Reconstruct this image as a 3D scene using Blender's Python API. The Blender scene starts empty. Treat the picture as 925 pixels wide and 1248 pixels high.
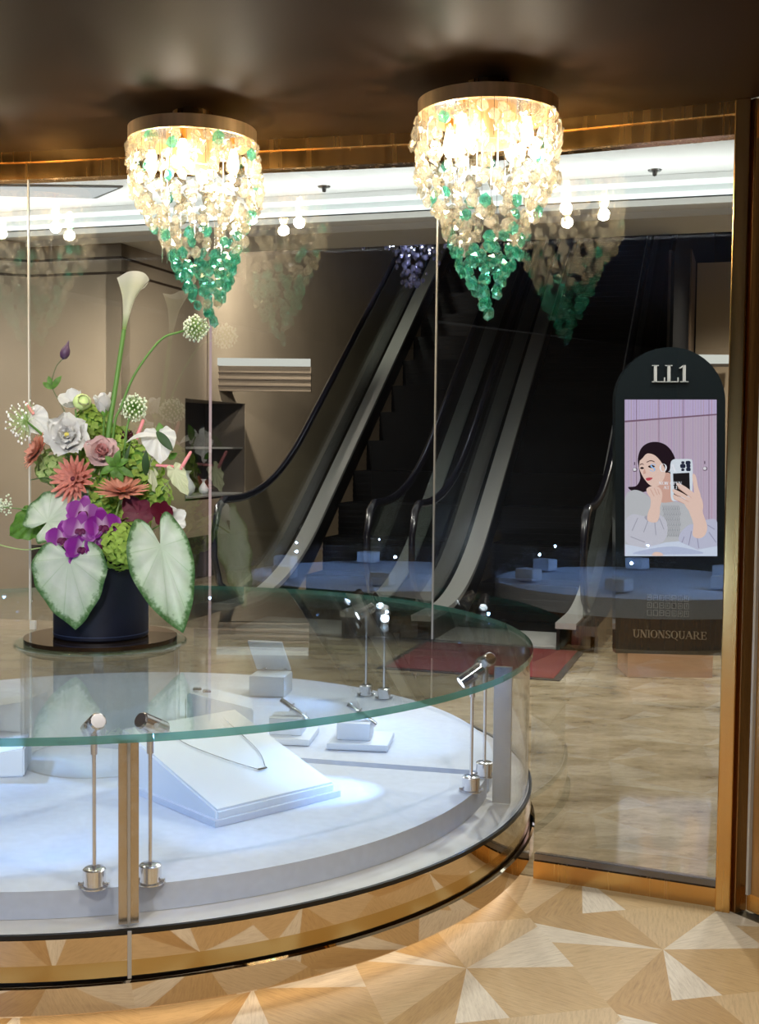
import bpy, bmesh, math, random
from mathutils import Vector, Matrix
random.seed(7)
PI = math.pi
S = 1.3                 # metres per layout unit
HF = 1.03               # floor lies this many units below the eye
# ---------------------------------------------------------------- camera
FPX, CY, PITCH, ROLL = 1450.0, 618.0, 0.0513, 0.0105
sc = bpy.context.scene
C = sc.collection
cam_d = bpy.data.cameras.new('camera'); cam = bpy.data.objects.new('camera', cam_d); C.objects.link(cam)
cam_d.sensor_fit = 'VERTICAL'; cam_d.sensor_height = 24.0
cam_d.lens = FPX / 1248 * 24.0
cam_d.shift_y = -(624 - CY) / 1248
cam_d.clip_start = .02; cam_d.clip_end = 200
fwd = Vector((0, math.cos(PITCH), -math.sin(PITCH))); up0 = Vector((0, math.sin(PITCH), math.cos(PITCH))); rt0 = Vector((1, 0, 0))
cr, sr = math.cos(ROLL), math.sin(ROLL)
rt = rt0 * cr + up0 * sr; upv = -rt0 * sr + up0 * cr
mw = Matrix.Identity(4)
for i in range(3):
    mw[i][0] = rt[i]; mw[i][1] = upv[i]; mw[i][2] = -fwd[i]
mw[2][3] = HF * S
cam.matrix_world = mw
sc.camera = cam
# ---------------------------------------------------------------- world, exposure
w = bpy.data.worlds.new('world'); sc.world = w; w.use_nodes = True
w.node_tree.nodes['Background'].inputs[0].default_value = (.75, .72, .70, 1)
w.node_tree.nodes['Background'].inputs[1].default_value = .05
sc.view_settings.view_transform = 'Standard'
try: sc.view_settings.look = 'None'
except Exception: pass
sc.view_settings.gamma = 1; sc.view_settings.use_curve_mapping = False
sc.view_settings.exposure = 0.55
cy = sc.cycles
cy.max_bounces = 10; cy.diffuse_bounces = 3; cy.glossy_bounces = 6; cy.transmission_bounces = 8; cy.transparent_max_bounces = 64
cy.caustics_reflective = False; cy.caustics_refractive = False
cy.sample_clamp_indirect = 3.0; cy.sample_clamp_direct = 0
cy.use_denoising = True

def P(X, Y, h):                       # layout units (right, away, below the eye) -> metres
    return Vector((X * S, Y * S, (HF - h) * S))
def ray(px, py):
    x = (px - 462.5) / FPX; y = (py - CY) / FPX
    xr = cr * x + sr * y; yr = -sr * x + cr * y
    return (xr, math.cos(PITCH) - yr * math.sin(PITCH), math.sin(PITCH) + yr * math.cos(PITCH))
def at(px, py, Y):                    # the point of the place seen at a pixel, at a distance
    d = ray(px, py); return P(d[0] / d[1] * Y, Y, d[2] / d[1] * Y)
def onh(px, py, h):                   # the same on a level
    d = ray(px, py); return P(d[0] / d[2] * h, d[1] / d[2] * h, h)
TH = math.radians(17.35)              # heading of the escalators
def E(a, b, z):                       # across / along the escalators (units), height in metres
    return Vector(((a * math.cos(TH) + b * math.sin(TH)) * S, (-a * math.sin(TH) + b * math.cos(TH)) * S, z))
def area(name, loc, size, energy, col=(1, 1, 1), target=None, size_y=None, spread=None):
    l = bpy.data.lights.new(name, 'AREA'); l.energy = energy; l.color = col; l.size = size
    if size_y: l.shape = 'RECTANGLE'; l.size_y = size_y
    if spread: l.spread = spread
    o = bpy.data.objects.new(name, l); C.objects.link(o); o.location = loc
    t = Vector(target) if target is not None else Vector(loc) - Vector((0, 0, 1))
    o.rotation_euler = (t - Vector(loc)).to_track_quat('-Z', 'Y').to_euler()
    return o
def point(name, loc, energy, col, r=.02):
    l = bpy.data.lights.new(name, 'POINT'); l.energy = energy; l.color = col; l.shadow_soft_size = r
    o = bpy.data.objects.new(name, l); C.objects.link(o); o.location = loc; return o
def spot(name, loc, target, energy, col, angle=60, blend=.6, r=.012):
    l = bpy.data.lights.new(name, 'SPOT'); l.energy = energy; l.color = col; l.spot_size = math.radians(angle); l.spot_blend = blend; l.shadow_soft_size = r
    o = bpy.data.objects.new(name, l); C.objects.link(o); o.location = loc
    o.rotation_euler = (Vector(target) - Vector(loc)).to_track_quat('-Z', 'Y').to_euler(); return o
# ---------------------------------------------------------------- room lights (ceiling downlights of the shop and of the mall, then added fill spots)
WARM = (1.0, .80, .56)
for x, y, e in ((.55, 1.9, 50), (-.9, 1.2, 45), (.6, .4, 45), (-1.0, -1.2, 45), (1.0, -1.6, 45), (-2.6, 1.6, 40)):
    spot('shop_downlight', (x, y, 2.30), (x, y, 0), e, (1, .93, .82), 125, .7, .035)
for a_, b_, e, col in ((-.55, 4.3, 150, (1, .965, .91)), (-1.4, 4.9, 115, (1, .965, .91)), (.3, 5.2, 115, (1, .965, .91)), (-3.4, 5.3, 130, (1, .94, .84)), (-4.3, 5.9, 130, (1, .94, .84)), (.4, 8.6, 210, (1, .93, .82))):
    p_ = E(a_, b_, 3.22); spot('mall_downlight', p_, (p_.x, p_.y, 0), e, col, 150, .7, .05)
spot('wall_fill', E(-3.0, 5.6, 2.8), E(-4.25, 7.2, 1.4), 75, (1, .93, .82), 70, .9, .05)  # added fill spots brightening the taupe walls, no fixtures there
spot('wall_fill', E(-3.0, 6.3, 2.8), E(-4.04, 8.6, 1.2), 190, (1, .93, .82), 80, .9, .05)
spot('wall_fill', E(-3.15, 8.2, 3.3), E(-4.04, 10.0, 2.3), 230, (1, .93, .82), 120, .9, .05)
spot('flower_fill', (-.55, .7, 2.30), (-.92, 3.8, 1.05), 190, (1, .97, .92), 32, .8, .03)  # two unseen spots added to brighten the flowers from the front
spot('flower_fill', (-1.7, 1.3, 2.30), (-.92, 3.8, 1.05), 95, (1, .97, .92), 40, .8, .03)
area('cove_light', E(-3.2, 6.55, 2.80), 9.0, 38, (.97, 1, 1), target=E(-3.2, 6.2, 4.0), size_y=.10)
# ---------------------------------------------------------------- materials
def new_mat(name):
    m = bpy.data.materials.new(name); m.use_nodes = True; return m, m.node_tree.nodes, m.node_tree.links
def lin(c):
    f = lambda v: v / 12.92 if v <= .04045 else ((v + .055) / 1.055) ** 2.4
    return (f(c[0] / 255), f(c[1] / 255), f(c[2] / 255), 1)
def pr(name, c, rough=.5, metal=0, noise=0, nscale=8, bump=0, coat=0, sss=0, stretch=None, c2=None, spec=None, transm=0):
    m, n, l = new_mat(name); b = n['Principled BSDF']
    b.inputs['Base Color'].default_value = lin(c); b.inputs['Roughness'].default_value = rough; b.inputs['Metallic'].default_value = metal
    if coat: b.inputs['Coat Weight'].default_value = coat
    if spec is not None: b.inputs['Specular IOR Level'].default_value = spec
    if transm: b.inputs['Transmission Weight'].default_value = transm
    if sss:
        b.inputs['Subsurface Weight'].default_value = sss; b.inputs['Subsurface Radius'].default_value = (.01, .008, .006)
    if noise or bump:
        tc = n.new('ShaderNodeTexCoord'); t = n.new('ShaderNodeTexNoise'); t.inputs['Scale'].default_value = nscale; t.inputs['Detail'].default_value = 5
        mp = n.new('ShaderNodeMapping'); l.new(tc.outputs['Object'], mp.inputs[0]); l.new(mp.outputs[0], t.inputs[0])
        if stretch: mp.inputs['Scale'].default_value = stretch
        if noise:
            r = n.new('ShaderNodeValToRGB'); l.new(t.outputs[0], r.inputs[0])
            a = lin(c); bb = lin(c2) if c2 else tuple(min(1, v * (1 + noise)) for v in a[:3]) + (1,)
            aa = a if c2 else tuple(v * (1 - noise) for v in a[:3]) + (1,)
            r.color_ramp.elements[0].position = .35; r.color_ramp.elements[1].position = .65
            r.color_ramp.elements[0].color = aa; r.color_ramp.elements[1].color = bb
            l.new(r.outputs[0], b.inputs['Base Color'])
        if bump:
            bp = n.new('ShaderNodeBump'); bp.inputs['Strength'].default_value = bump; bp.inputs['Distance'].default_value = .01
            l.new(t.outputs[0], bp.inputs['Height']); l.new(bp.outputs[0], b.inputs['Normal'])
    return m
def emit(name, c, s):
    m, n, l = new_mat(name); n.remove(n['Principled BSDF']); e = n.new('ShaderNodeEmission')
    e.inputs[0].default_value = lin(c); e.inputs[1].default_value = s; l.new(e.outputs[0], n['Material Output'].inputs[0]); return m
def glass(name, tint, f0, rough=0.0, body=0.0, bodycol=(1, 1, 1), bump=0):
    m, n, l = new_mat(name); n.remove(n['Principled BSDF'])
    lw = n.new('ShaderNodeLayerWeight'); pw = n.new('ShaderNodeMath'); pw.operation = 'POWER'; pw.inputs[1].default_value = 5
    l.new(lw.outputs['Facing'], pw.inputs[0]); lw.inputs[0].default_value = .5
    ma = n.new('ShaderNodeMath'); ma.operation = 'MULTIPLY_ADD'; ma.inputs[1].default_value = 1 - f0; ma.inputs[2].default_value = f0; l.new(pw.outputs[0], ma.inputs[0])
    tr = n.new('ShaderNodeBsdfTransparent'); tr.inputs[0].default_value = (*tint, 1)
    gl = n.new('ShaderNodeBsdfGlossy'); gl.inputs['Roughness'].default_value = rough
    base = tr.outputs[0]
    if body:
        tl = n.new('ShaderNodeBsdfTranslucent'); tl.inputs[0].default_value = (*bodycol, 1); df = n.new('ShaderNodeBsdfDiffuse'); df.inputs[0].default_value = (*bodycol, 1)
        ms = n.new('ShaderNodeMixShader'); ms.inputs[0].default_value = .4; l.new(tl.outputs[0], ms.inputs[1]); l.new(df.outputs[0], ms.inputs[2])
        mb = n.new('ShaderNodeMixShader'); mb.inputs[0].default_value = body; l.new(tr.outputs[0], mb.inputs[1]); l.new(ms.outputs[0], mb.inputs[2]); base = mb.outputs[0]
    mx = n.new('ShaderNodeMixShader'); l.new(ma.outputs[0], mx.inputs[0]); l.new(base, mx.inputs[1]); l.new(gl.outputs[0], mx.inputs[2])
    l.new(mx.outputs[0], n['Material Output'].inputs[0]); return m
def crystal(name, tint, body, fb):      # cut crystal: partly refracting, partly passing light straight on, a little cloudy
    m, n, l = new_mat(name); n.remove(n['Principled BSDF'])
    tr = n.new('ShaderNodeBsdfTransparent'); tr.inputs[0].default_value = (*tint, 1)
    gl = n.new('ShaderNodeBsdfGlass'); gl.inputs['Color'].default_value = (*tint, 1); gl.inputs['IOR'].default_value = 1.42; gl.inputs['Roughness'].default_value = .02
    gs = n.new('ShaderNodeBsdfGlossy'); gs.inputs['Roughness'].default_value = .05
    tl = n.new('ShaderNodeBsdfTranslucent'); tl.inputs[0].default_value = (*body, 1)
    def mx(f, a, b):
        k = n.new('ShaderNodeMixShader'); k.inputs[0].default_value = f; l.new(a, k.inputs[1]); l.new(b, k.inputs[2]); return k.outputs[0]
    o = mx(.15, mx(fb, mx(.36, tr.outputs[0], gl.outputs[0]), tl.outputs[0]), gs.outputs[0])
    l.new(o, n['Material Output'].inputs[0]); return m
class N:                                # small node-math helper
    def __init__(s, n, l): s.n, s.l = n, l
    def m(s, op, a, b=0, c=0):
        k = s.n.new('ShaderNodeMath'); k.operation = op
        for i, v in enumerate((a, b, c)):
            if isinstance(v, (int, float)): k.inputs[i].default_value = v
            else: s.l.new(v, k.inputs[i])
        return k.outputs[0]
    def comb(s, *a):
        k = s.n.new('ShaderNodeCombineXYZ')
        for i, v in enumerate(a):
            if isinstance(v, (int, float)): k.inputs[i].default_value = v
            else: s.l.new(v, k.inputs[i])
        return k.outputs[0]
    def noise(s, v, scale, detail=3, rough=.5):
        k = s.n.new('ShaderNodeTexNoise'); k.inputs['Scale'].default_value = scale; k.inputs['Detail'].default_value = detail; k.inputs['Roughness'].default_value = rough
        s.l.new(v, k.inputs[0]); return k.outputs[0]
    def ramp(s, f, stops, interp='LINEAR'):
        k = s.n.new('ShaderNodeValToRGB'); s.l.new(f, k.inputs[0]); e = k.color_ramp; e.interpolation = interp
        while len(e.elements) < len(stops): e.elements.new(.5)
        for i, (p, c) in enumerate(stops): e.elements[i].position = p; e.elements[i].color = lin(c)
        return k.outputs[0]
    def mix(s, f, a, b, mode='MIX'):
        k = s.n.new('ShaderNodeMix'); k.data_type = 'RGBA'; k.blend_type = mode
        if isinstance(f, (int, float)): k.inputs[0].default_value = f
        else: s.l.new(f, k.inputs[0])
        for i, v in ((6, a), (7, b)):
            if isinstance(v, tuple): k.inputs[i].default_value = v
            else: s.l.new(v, k.inputs[i])
        return k.outputs[2]
def mat_shop_floor():                   # star inlay: eight wood-grain wedges round every lattice point
    m, n, l = new_mat('star_inlay'); b = n['Principled BSDF']; q = N(n, l)
    g = n.new('ShaderNodeNewGeometry'); sp = n.new('ShaderNodeSeparateXYZ'); l.new(g.outputs['Position'], sp.inputs[0])
    ox, oy = .1817 * S, 2.304 * S; ln = .4238 * S; ca, sa = math.cos(.2322), math.sin(.2322)
    x = q.m('SUBTRACT', sp.outputs[0], ox); y = q.m('SUBTRACT', sp.outputs[1], oy)
    u = q.m('DIVIDE', q.m('ADD', q.m('MULTIPLY', x, ca), q.m('MULTIPLY', y, sa)), ln)
    v = q.m('DIVIDE', q.m('SUBTRACT', q.m('MULTIPLY', y, ca), q.m('MULTIPLY', x, sa)), ln)
    iu, iv = q.m('ROUND', u), q.m('ROUND', v)
    lu, lv = q.m('SUBTRACT', u, iu), q.m('SUBTRACT', v, iv)
    ang = q.m('ARCTAN2', lv, lu)
    tt = q.m('FRACT', q.m('ADD', q.m('DIVIDE', ang, 2 * PI), 1 + 10 / 360))
    cuts = [0, 47, 102.5, 148, 168, 231, 256, 284]; tone = [.14, .46, .80, .06, .52, .88, .04, .66]
    def steps(vals):
        k = n.new('ShaderNodeValToRGB'); l.new(tt, k.inputs[0]); k.color_ramp.interpolation = 'CONSTANT'; e = k.color_ramp.elements
        while len(e) < len(cuts): e.new(.5)
        for i, c_ in enumerate(cuts): e[i].position = c_ / 360; e[i].color = (vals[i],) * 3 + (1,)
        s_ = n.new('ShaderNodeSeparateColor'); l.new(k.outputs[0], s_.inputs[0]); return s_.outputs[0]
    mids = [((c_ + (cuts + [360])[i + 1]) / 2 - 10) / 360 for i, c_ in enumerate(cuts)]
    wi = steps([i / 8 for i in range(8)]); mid = q.m('MULTIPLY', steps(mids), 2 * PI)
    r = q.m('SQRT', q.m('ADD', q.m('MULTIPLY', lu, lu), q.m('MULTIPLY', lv, lv)))
    da = q.m('SUBTRACT', ang, mid)
    al = q.m('MULTIPLY', r, q.m('COSINE', da)); pe = q.m('MULTIPLY', r, q.m('SINE', da))
    wn = n.new('ShaderNodeTexWhiteNoise'); wn.noise_dimensions = '3D'; l.new(q.comb(iu, iv, q.m('MULTIPLY', wi, 9)), wn.inputs['Vector'])
    val = q.m('ADD', steps(tone), q.m('MULTIPLY', q.m('SUBTRACT', wn.outputs['Value'], .5), .16))
    base = q.ramp(val, [(0, (234, 227, 215)), (.25, (226, 214, 194)), (.5, (214, 189, 150)), (.7, (204, 174, 128)), (1, (188, 153, 103))])
    gr = q.noise(q.comb(q.m('ADD', q.m('MULTIPLY', al, 2.6), q.m('MULTIPLY', wi, 57)), q.m('MULTIPLY', pe, 26), iu), 3, 7, .75)
    col = q.mix(.62, base, q.ramp(gr, [(.25, (146, 124, 98)), (.5, (226, 217, 204)), (.75, (255, 251, 243))]), 'MULTIPLY')
    l.new(col, b.inputs['Base Color']); b.inputs['Roughness'].default_value = .38; b.inputs['Specular IOR Level'].default_value = .35
    return m
def mat_marble():
    m, n, l = new_mat('beige_marble'); b = n['Principled BSDF']; q = N(n, l)
    g = n.new('ShaderNodeNewGeometry'); mp = n.new('ShaderNodeMapping'); l.new(g.outputs['Position'], mp.inputs[0])
    mp.inputs['Rotation'].default_value = (0, 0, TH * .8); mp.inputs['Scale'].default_value = (1, 1.9, 1)
    big = q.noise(mp.outputs[0], 2.2, 9, .72)
    base = q.ramp(big, [(.3, (116, 104, 84)), (.44, (154, 142, 118)), (.58, (184, 173, 150)), (.75, (138, 124, 98))])
    v2 = q.noise(mp.outputs[0], 9, 9, .8)
    col = q.mix(.7, base, q.ramp(v2, [(.32, (128, 108, 82)), (.47, (236, 230, 218)), (.7, (255, 252, 246))]), 'MULTIPLY')
    br = n.new('ShaderNodeTexBrick'); mp2 = n.new('ShaderNodeMapping'); mp2.inputs['Rotation'].default_value = (0, 0, TH); l.new(g.outputs['Position'], mp2.inputs[0]); l.new(mp2.outputs[0], br.inputs[0])
    br.inputs['Scale'].default_value = 1; br.inputs['Brick Width'].default_value = .9; br.inputs['Row Height'].default_value = .9; br.offset = .0
    br.inputs['Mortar Size'].default_value = .004; br.inputs['Color1'].default_value = (1, 1, 1, 1); br.inputs['Color2'].default_value = (.9, .88, .86, 1); br.inputs['Mortar'].default_value = (.80, .77, .72, 1)
    col = q.mix(.8, col, br.outputs[0], 'MULTIPLY')
    l.new(col, b.inputs['Base Color']); b.inputs['Roughness'].default_value = .07; b.inputs['Specular IOR Level'].default_value = .65
    return m
def mat_brass(name, c, rough):          # brushed metal, grain up and down
    m, n, l = new_mat(name); b = n['Principled BSDF']; q = N(n, l)
    g = n.new('ShaderNodeNewGeometry'); mp = n.new('ShaderNodeMapping'); l.new(g.outputs['Position'], mp.inputs[0]); mp.inputs['Scale'].default_value = (14, 14, .25)
    t = q.noise(mp.outputs[0], 3, 3, .5)
    b.inputs['Base Color'].default_value = lin(c); b.inputs['Metallic'].default_value = 1
    l.new(q.m('MULTIPLY_ADD', t, rough * .9, rough * .55), b.inputs['Roughness']); return m
def mat_caladium():                     # uv: x around the leaf, y from the stalk (0) to the rim (1)
    m, n, l = new_mat('caladium_leaf'); b = n['Principled BSDF']; q = N(n, l)
    uv = n.new('ShaderNodeUVMap'); uv.uv_map = 'uv'; sp = n.new('ShaderNodeSeparateXYZ'); l.new(uv.outputs[0], sp.inputs[0])
    g = n.new('ShaderNodeNewGeometry'); no = q.noise(g.outputs['Position'], 70, 4, .6)
    rim = q.m('ADD', sp.outputs[1], q.m('MULTIPLY', q.m('SUBTRACT', no, .5), .30))
    c1 = q.ramp(rim, [(0, (212, 228, 208)), (.55, (228, 238, 226)), (.86, (200, 220, 194)), (.94, (110, 150, 96)), (1, (70, 116, 60))])
    st = q.m('ABSOLUTE', q.m('SINE', q.m('MULTIPLY', sp.outputs[0], 9 * PI)))
    vein = q.ramp(st, [(0, (214, 230, 206)), (.10, (255, 255, 255))])
    col = q.mix(.8, c1, vein, 'MULTIPLY'); l.new(col, b.inputs['Base Color']); b.inputs['Roughness'].default_value = .42; b.inputs['Subsurface Weight'].default_value = .0
    return m
def mat_orchid(name, inner, mid, edge):
    m, n, l = new_mat(name); b = n['Principled BSDF']; q = N(n, l)
    uv = n.new('ShaderNodeUVMap'); uv.uv_map = 'uv'; sp = n.new('ShaderNodeSeparateXYZ'); l.new(uv.outputs[0], sp.inputs[0])
    l.new(q.ramp(sp.outputs[1], [(0, inner), (.35, mid), (.8, mid), (1, edge)]), b.inputs['Base Color']); b.inputs['Roughness'].default_value = .5; return m
M = {}
M['floor'] = mat_shop_floor(); M['marble'] = mat_marble()
M['bronze_ceiling'] = pr('bronze_ceiling', (47, 30, 14), .6, 0, .10, 1.2, spec=.08)
M['brass'] = mat_brass('brass', (214, 166, 96), .25); M['brass_dark'] = mat_brass('brass_dark', (150, 112, 66), .28)
M['rose_brass'] = pr('rose_brass', (226, 208, 186), .03, 1); M['post_brass'] = pr('post_brass', (206, 190, 172), .22, .9); M['gold_strip'] = pr('gold_strip', (205, 178, 124), .16, 1)
M['chrome'] = pr('chrome', (238, 238, 244), .16, .92); M['satin'] = pr('satin_steel', (196, 194, 190), .36, .45, bump=.05, nscale=60, stretch=(1, 1, .02))
M['steel_dark'] = pr('steel_dark', (120, 118, 116), .25, 1); M['black'] = pr('black', (8, 8, 9), .35); M['rubber'] = pr('black_rubber', (16, 16, 24), .22)
M['white'] = pr('white_felt', (216, 223, 240), .8, 0, .03, 40); M['white_gloss'] = pr('white_leatherette', (228, 234, 245), .5)
M['ledge'] = pr('white_stone', (226, 224, 226), .45, 0, .06, 9)
M['pane'] = glass('shop_pane', (.95, .965, .955), .11); M['case_glass'] = glass('case_glass', (.975, .985, .98), .035)
M['top_glass'] = glass('top_glass', (.95, .98, .965), .04); M['riser_glass'] = glass('riser_glass', (.96, .97, .97), .10)
M['acrylic'] = glass('clear_acrylic', (.93, .95, .97), .12, .05)
M['balustrade'] = glass('balustrade_glass', (.80, .84, .82), .05)
M['edge'] = glass('glass_edge', (.36, .68, .60), .08, .05, .62, (.09, .30, .24))
M['seam'] = pr('glass_seam', (196, 190, 178), .3)
M['ceil_white'] = pr('ceiling_white', (228, 230, 228), .7); M['fascia_grey'] = pr('fascia_grey', (222, 218, 212), .6)
M['taupe'] = pr('taupe_panel', (160, 144, 124), .5, 0, .06, 1.5); M['taupe_dark'] = pr('groove', (66, 52, 38), .6); M['beige'] = pr('beige_wall', (186, 164, 136), .6)
M['stone_brown'] = pr('brown_stone', (96, 78, 62), .45, 0, .35, 9, stretch=(1, 1, .25)); M['dark_marble'] = pr('dark_marble', (62, 56, 50), .25, 0, .4, 7)
M['carpet'] = pr('red_carpet', (98, 22, 25), .95, 0, .15, 120); M['mat_edge'] = pr('mat_edge', (34, 30, 28), .7)
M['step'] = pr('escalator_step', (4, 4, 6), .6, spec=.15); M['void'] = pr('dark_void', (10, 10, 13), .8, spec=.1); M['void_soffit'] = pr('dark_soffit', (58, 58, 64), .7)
M['kiosk'] = pr('kiosk_black', (22, 29, 32), .16, coat=.5); M['kiosk_base'] = pr('kiosk_base_wood', (178, 138, 108), .35, 0, .08, 5, stretch=(1, 1, 8))
M['kiosk_mark'] = pr('kiosk_mark', (96, 98, 98), .5, 0)
M['lamp_white'] = emit('lamp_white', (232, 242, 255), 14); M['bulb'] = emit('bulb_warm', (255, 226, 178), 30)
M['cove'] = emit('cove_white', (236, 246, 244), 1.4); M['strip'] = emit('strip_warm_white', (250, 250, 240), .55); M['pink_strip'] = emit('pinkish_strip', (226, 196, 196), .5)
M['toe_led'] = emit('toe_led', (255, 232, 200), 6)
M['bead_clear'] = crystal('bead_clear', (1, .97, .88), (1, .95, .84), .10); M['bead_green'] = crystal('bead_green', (.58, .95, .86), (.08, .60, .46), .09); M['bead_violet'] = glass('bead_violet', (.72, .72, .95), .25, .05, .3, (.6, .6, .85))
M['navy'] = pr('navy_vase', (9, 15, 32), .45, spec=.3); M['mirror_brown'] = pr('brown_mirror', (96, 78, 62), .05, .9)
M['caladium'] = mat_caladium()
M['leaf'] = pr('leaf_green', (104, 152, 62), .5, 0, .2, 60); M['leaf_dark'] = pr('leaf_dark', (58, 92, 48), .5); M['stem'] = pr('stem_green', (86, 128, 56), .5); M['stem_dull'] = pr('stem_dull', (88, 100, 66), .6); M['stem_pale'] = pr('stem_pale', (150, 172, 110), .55)
M['hyd'] = pr('hydrangea_green', (178, 208, 98), .6, 0, .14, 45); M['hyd_pale'] = pr('hydrangea_pale', (196, 218, 146), .6, 0, .12, 45)
M['petal_white'] = pr('petal_white', (244, 244, 243), .6); M['petal_cream'] = pr('petal_cream', (232, 236, 206), .6); M['petal_pink'] = pr('petal_pink', (246, 218, 218), .6); M['petal_pinkmid'] = pr('petal_pink_mid', (244, 192, 192), .6)
M['coral'] = pr('petal_coral', (232, 160, 146), .6, 0, .12, 60); M['coral_pale'] = pr('petal_coral_pale', (236, 174, 152), .6); M['spadix'] = pr('spadix_pink', (226, 140, 146), .5); M['maroon'] = pr('maroon', (84, 18, 34), .5)
M['bud'] = pr('bud_purple', (74, 48, 78), .5); M['yellow'] = pr('flower_yellow', (214, 200, 96), .6)
M['orchid'] = mat_orchid('orchid_purple', (230, 200, 230), (150, 30, 160), (196, 110, 204)); M['lip'] = pr('orchid_lip', (112, 12, 84), .5); M['orchid_red'] = mat_orchid('orchid_red', (120, 10, 50), (112, 14, 50), (96, 12, 46))
M['calla'] = mat_orchid('calla_white', (128, 168, 62), (236, 238, 218), (246, 246, 238))
M['allium'] = pr('allium_green', (150, 182, 110), .6); M['allium_tip'] = pr('allium_tip', (222, 232, 208), .6)
M['vase_white'] = pr('porcelain', (214, 220, 226), .3); M['silver'] = pr('silver', (230, 230, 235), .12, 1); M['shop_dark'] = pr('shop_dark', (74, 66, 58), .5)

# ---------------------------------------------------------------- geometry helpers
def obj(name, bm, mat, parent=None, smooth=None, label=None):
    me = bpy.data.meshes.new(name)
    bmesh.ops.recalc_face_normals(bm, faces=bm.faces)
    off = parent.location if parent else Vector((0, 0, 0))
    if parent and parent.parent: off = parent.location + parent.parent.location
    if off.length: bmesh.ops.translate(bm, verts=bm.verts, vec=-off)
    bm.to_mesh(me); bm.free()
    mats = mat if isinstance(mat, (list, tuple)) else [mat]
    for q in mats: me.materials.append(q)
    if smooth is not None:
        me.polygons.foreach_set('use_smooth', [True] * len(me.polygons))
        if smooth < 180: me.set_sharp_from_angle(angle=math.radians(smooth))
    o = bpy.data.objects.new(name, me); C.objects.link(o)
    if parent: o.parent = parent
    if label: o['label'] = label
    return o
def tag(o, label, cat, group=None):
    o['label'] = label; o['category'] = cat
    if group: o['group'] = group
    return o
def thing(name, label, cat, loc, group=None):
    o = bpy.data.objects.new(name, None); C.objects.link(o); o.location = loc; o.empty_display_size = .05
    return tag(o, label, cat, group)
def struct(name, bm, mat, smooth=None, parent=None):
    o = obj(name, bm, mat, parent, smooth)
    if not parent: o['kind'] = 'structure'
    return o
def B(): return bmesh.new()
def uvl(bm): return bm.loops.layers.uv.get('uv') or bm.loops.layers.uv.new('uv')
def prism(bm, pts, vec, mi=0):          # closed polygon pushed along vec
    v0 = [bm.verts.new(p) for p in pts]; v1 = [bm.verts.new(Vector(p) + Vector(vec)) for p in pts]
    k = len(pts); fs = [bm.faces.new(v0), bm.faces.new(v1[::-1])]
    for i in range(k): fs.append(bm.faces.new((v0[i], v0[(i + 1) % k], v1[(i + 1) % k], v1[i])))
    for f in fs: f.material_index = mi
    return fs
def box(bm, c, ax, ay, az, sx, sy, sz, bev=0, mi=0):   # centre, three axes, full sizes
    c = Vector(c); ax, ay, az = (Vector(a).normalized() for a in (ax, ay, az))
    pts = [c + ax * sx * a / 2 + ay * sy * b / 2 - az * sz / 2 for a, b in ((-1, -1), (1, -1), (1, 1), (-1, 1))]
    fs = prism(bm, pts, az * sz, mi)
    if bev:
        es = list({e for f in fs for e in f.edges}); bmesh.ops.bevel(bm, geom=es, offset=bev, segments=2, affect='EDGES', profile=.5)
X_, Y_, Z_ = Vector((1, 0, 0)), Vector((0, 1, 0)), Vector((0, 0, 1))
def abox(bm, x0, x1, y0, y1, z0, z1, bev=0, mi=0): box(bm, ((x0 + x1) / 2, (y0 + y1) / 2, (z0 + z1) / 2), X_, Y_, Z_, x1 - x0, y1 - y0, z1 - z0, bev, mi)
def frame(d, up=Z_):
    d = Vector(d).normalized(); s = d.cross(Vector(up))
    if s.length < 1e-4: s = d.cross(X_)
    s.normalize(); return s, s.cross(d).normalized(), d      # side, up, dir
def tube(bm, pts, r, n=8, caps=True, mi=0):
    pts = [Vector(p) for p in pts]; rr = r if isinstance(r, (list, tuple)) else [r] * len(pts)
    rings = []; up = Z_
    for i, p in enumerate(pts):
        d = (pts[min(i + 1, len(pts) - 1)] - pts[max(i - 1, 0)])
        if d.length < 1e-9: d = Z_
        d.normalize()
        if i == 0:
            s = d.cross(Z_ if abs(d.z) < .95 else X_).normalized()
        else:
            s = (s - d * s.dot(d)).normalized()
        u = s.cross(d)
        rings.append([bm.verts.new(p + (s * math.cos(2 * PI * k / n) + u * math.sin(2 * PI * k / n)) * rr[i]) for k in range(n)])
    for a, b in zip(rings, rings[1:]):
        for k in range(n):
            f = bm.faces.new((a[k], a[(k + 1) % n], b[(k + 1) % n], b[k])); f.material_index = mi
    if caps:
        for ri in (rings[0], rings[-1][::-1]):
            f = bm.faces.new(ri); f.material_index = mi
def lathe(bm, prof, c=(0, 0, 0), axis=Z_, n=24, a0=0, a1=2 * PI, mi=0, wob=None):   # profile of (radius, height)
    s, u, d = frame(axis); c = Vector(c); full = abs(a1 - a0 - 2 * PI) < 1e-6
    k = n if full else n + 1; rings = []
    for (r, h) in prof:
        ring = []
        for j in range(k):
            t = a0 + (a1 - a0) * j / n
            q = r * (1 + (wob(t, h) if wob else 0))
            ring.append(bm.verts.new(c + (s * math.cos(t) + u * math.sin(t)) * q + d * h))
        rings.append(ring)
    for a, b in zip(rings, rings[1:]):
        for j in range(n):
            vs = (a[j], a[(j + 1) % k], b[(j + 1) % k], b[j])
            try: f = bm.faces.new(vs); f.material_index = mi
            except ValueError: pass
    bmesh.ops.remove_doubles(bm, verts=bm.verts, dist=1e-6)
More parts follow.
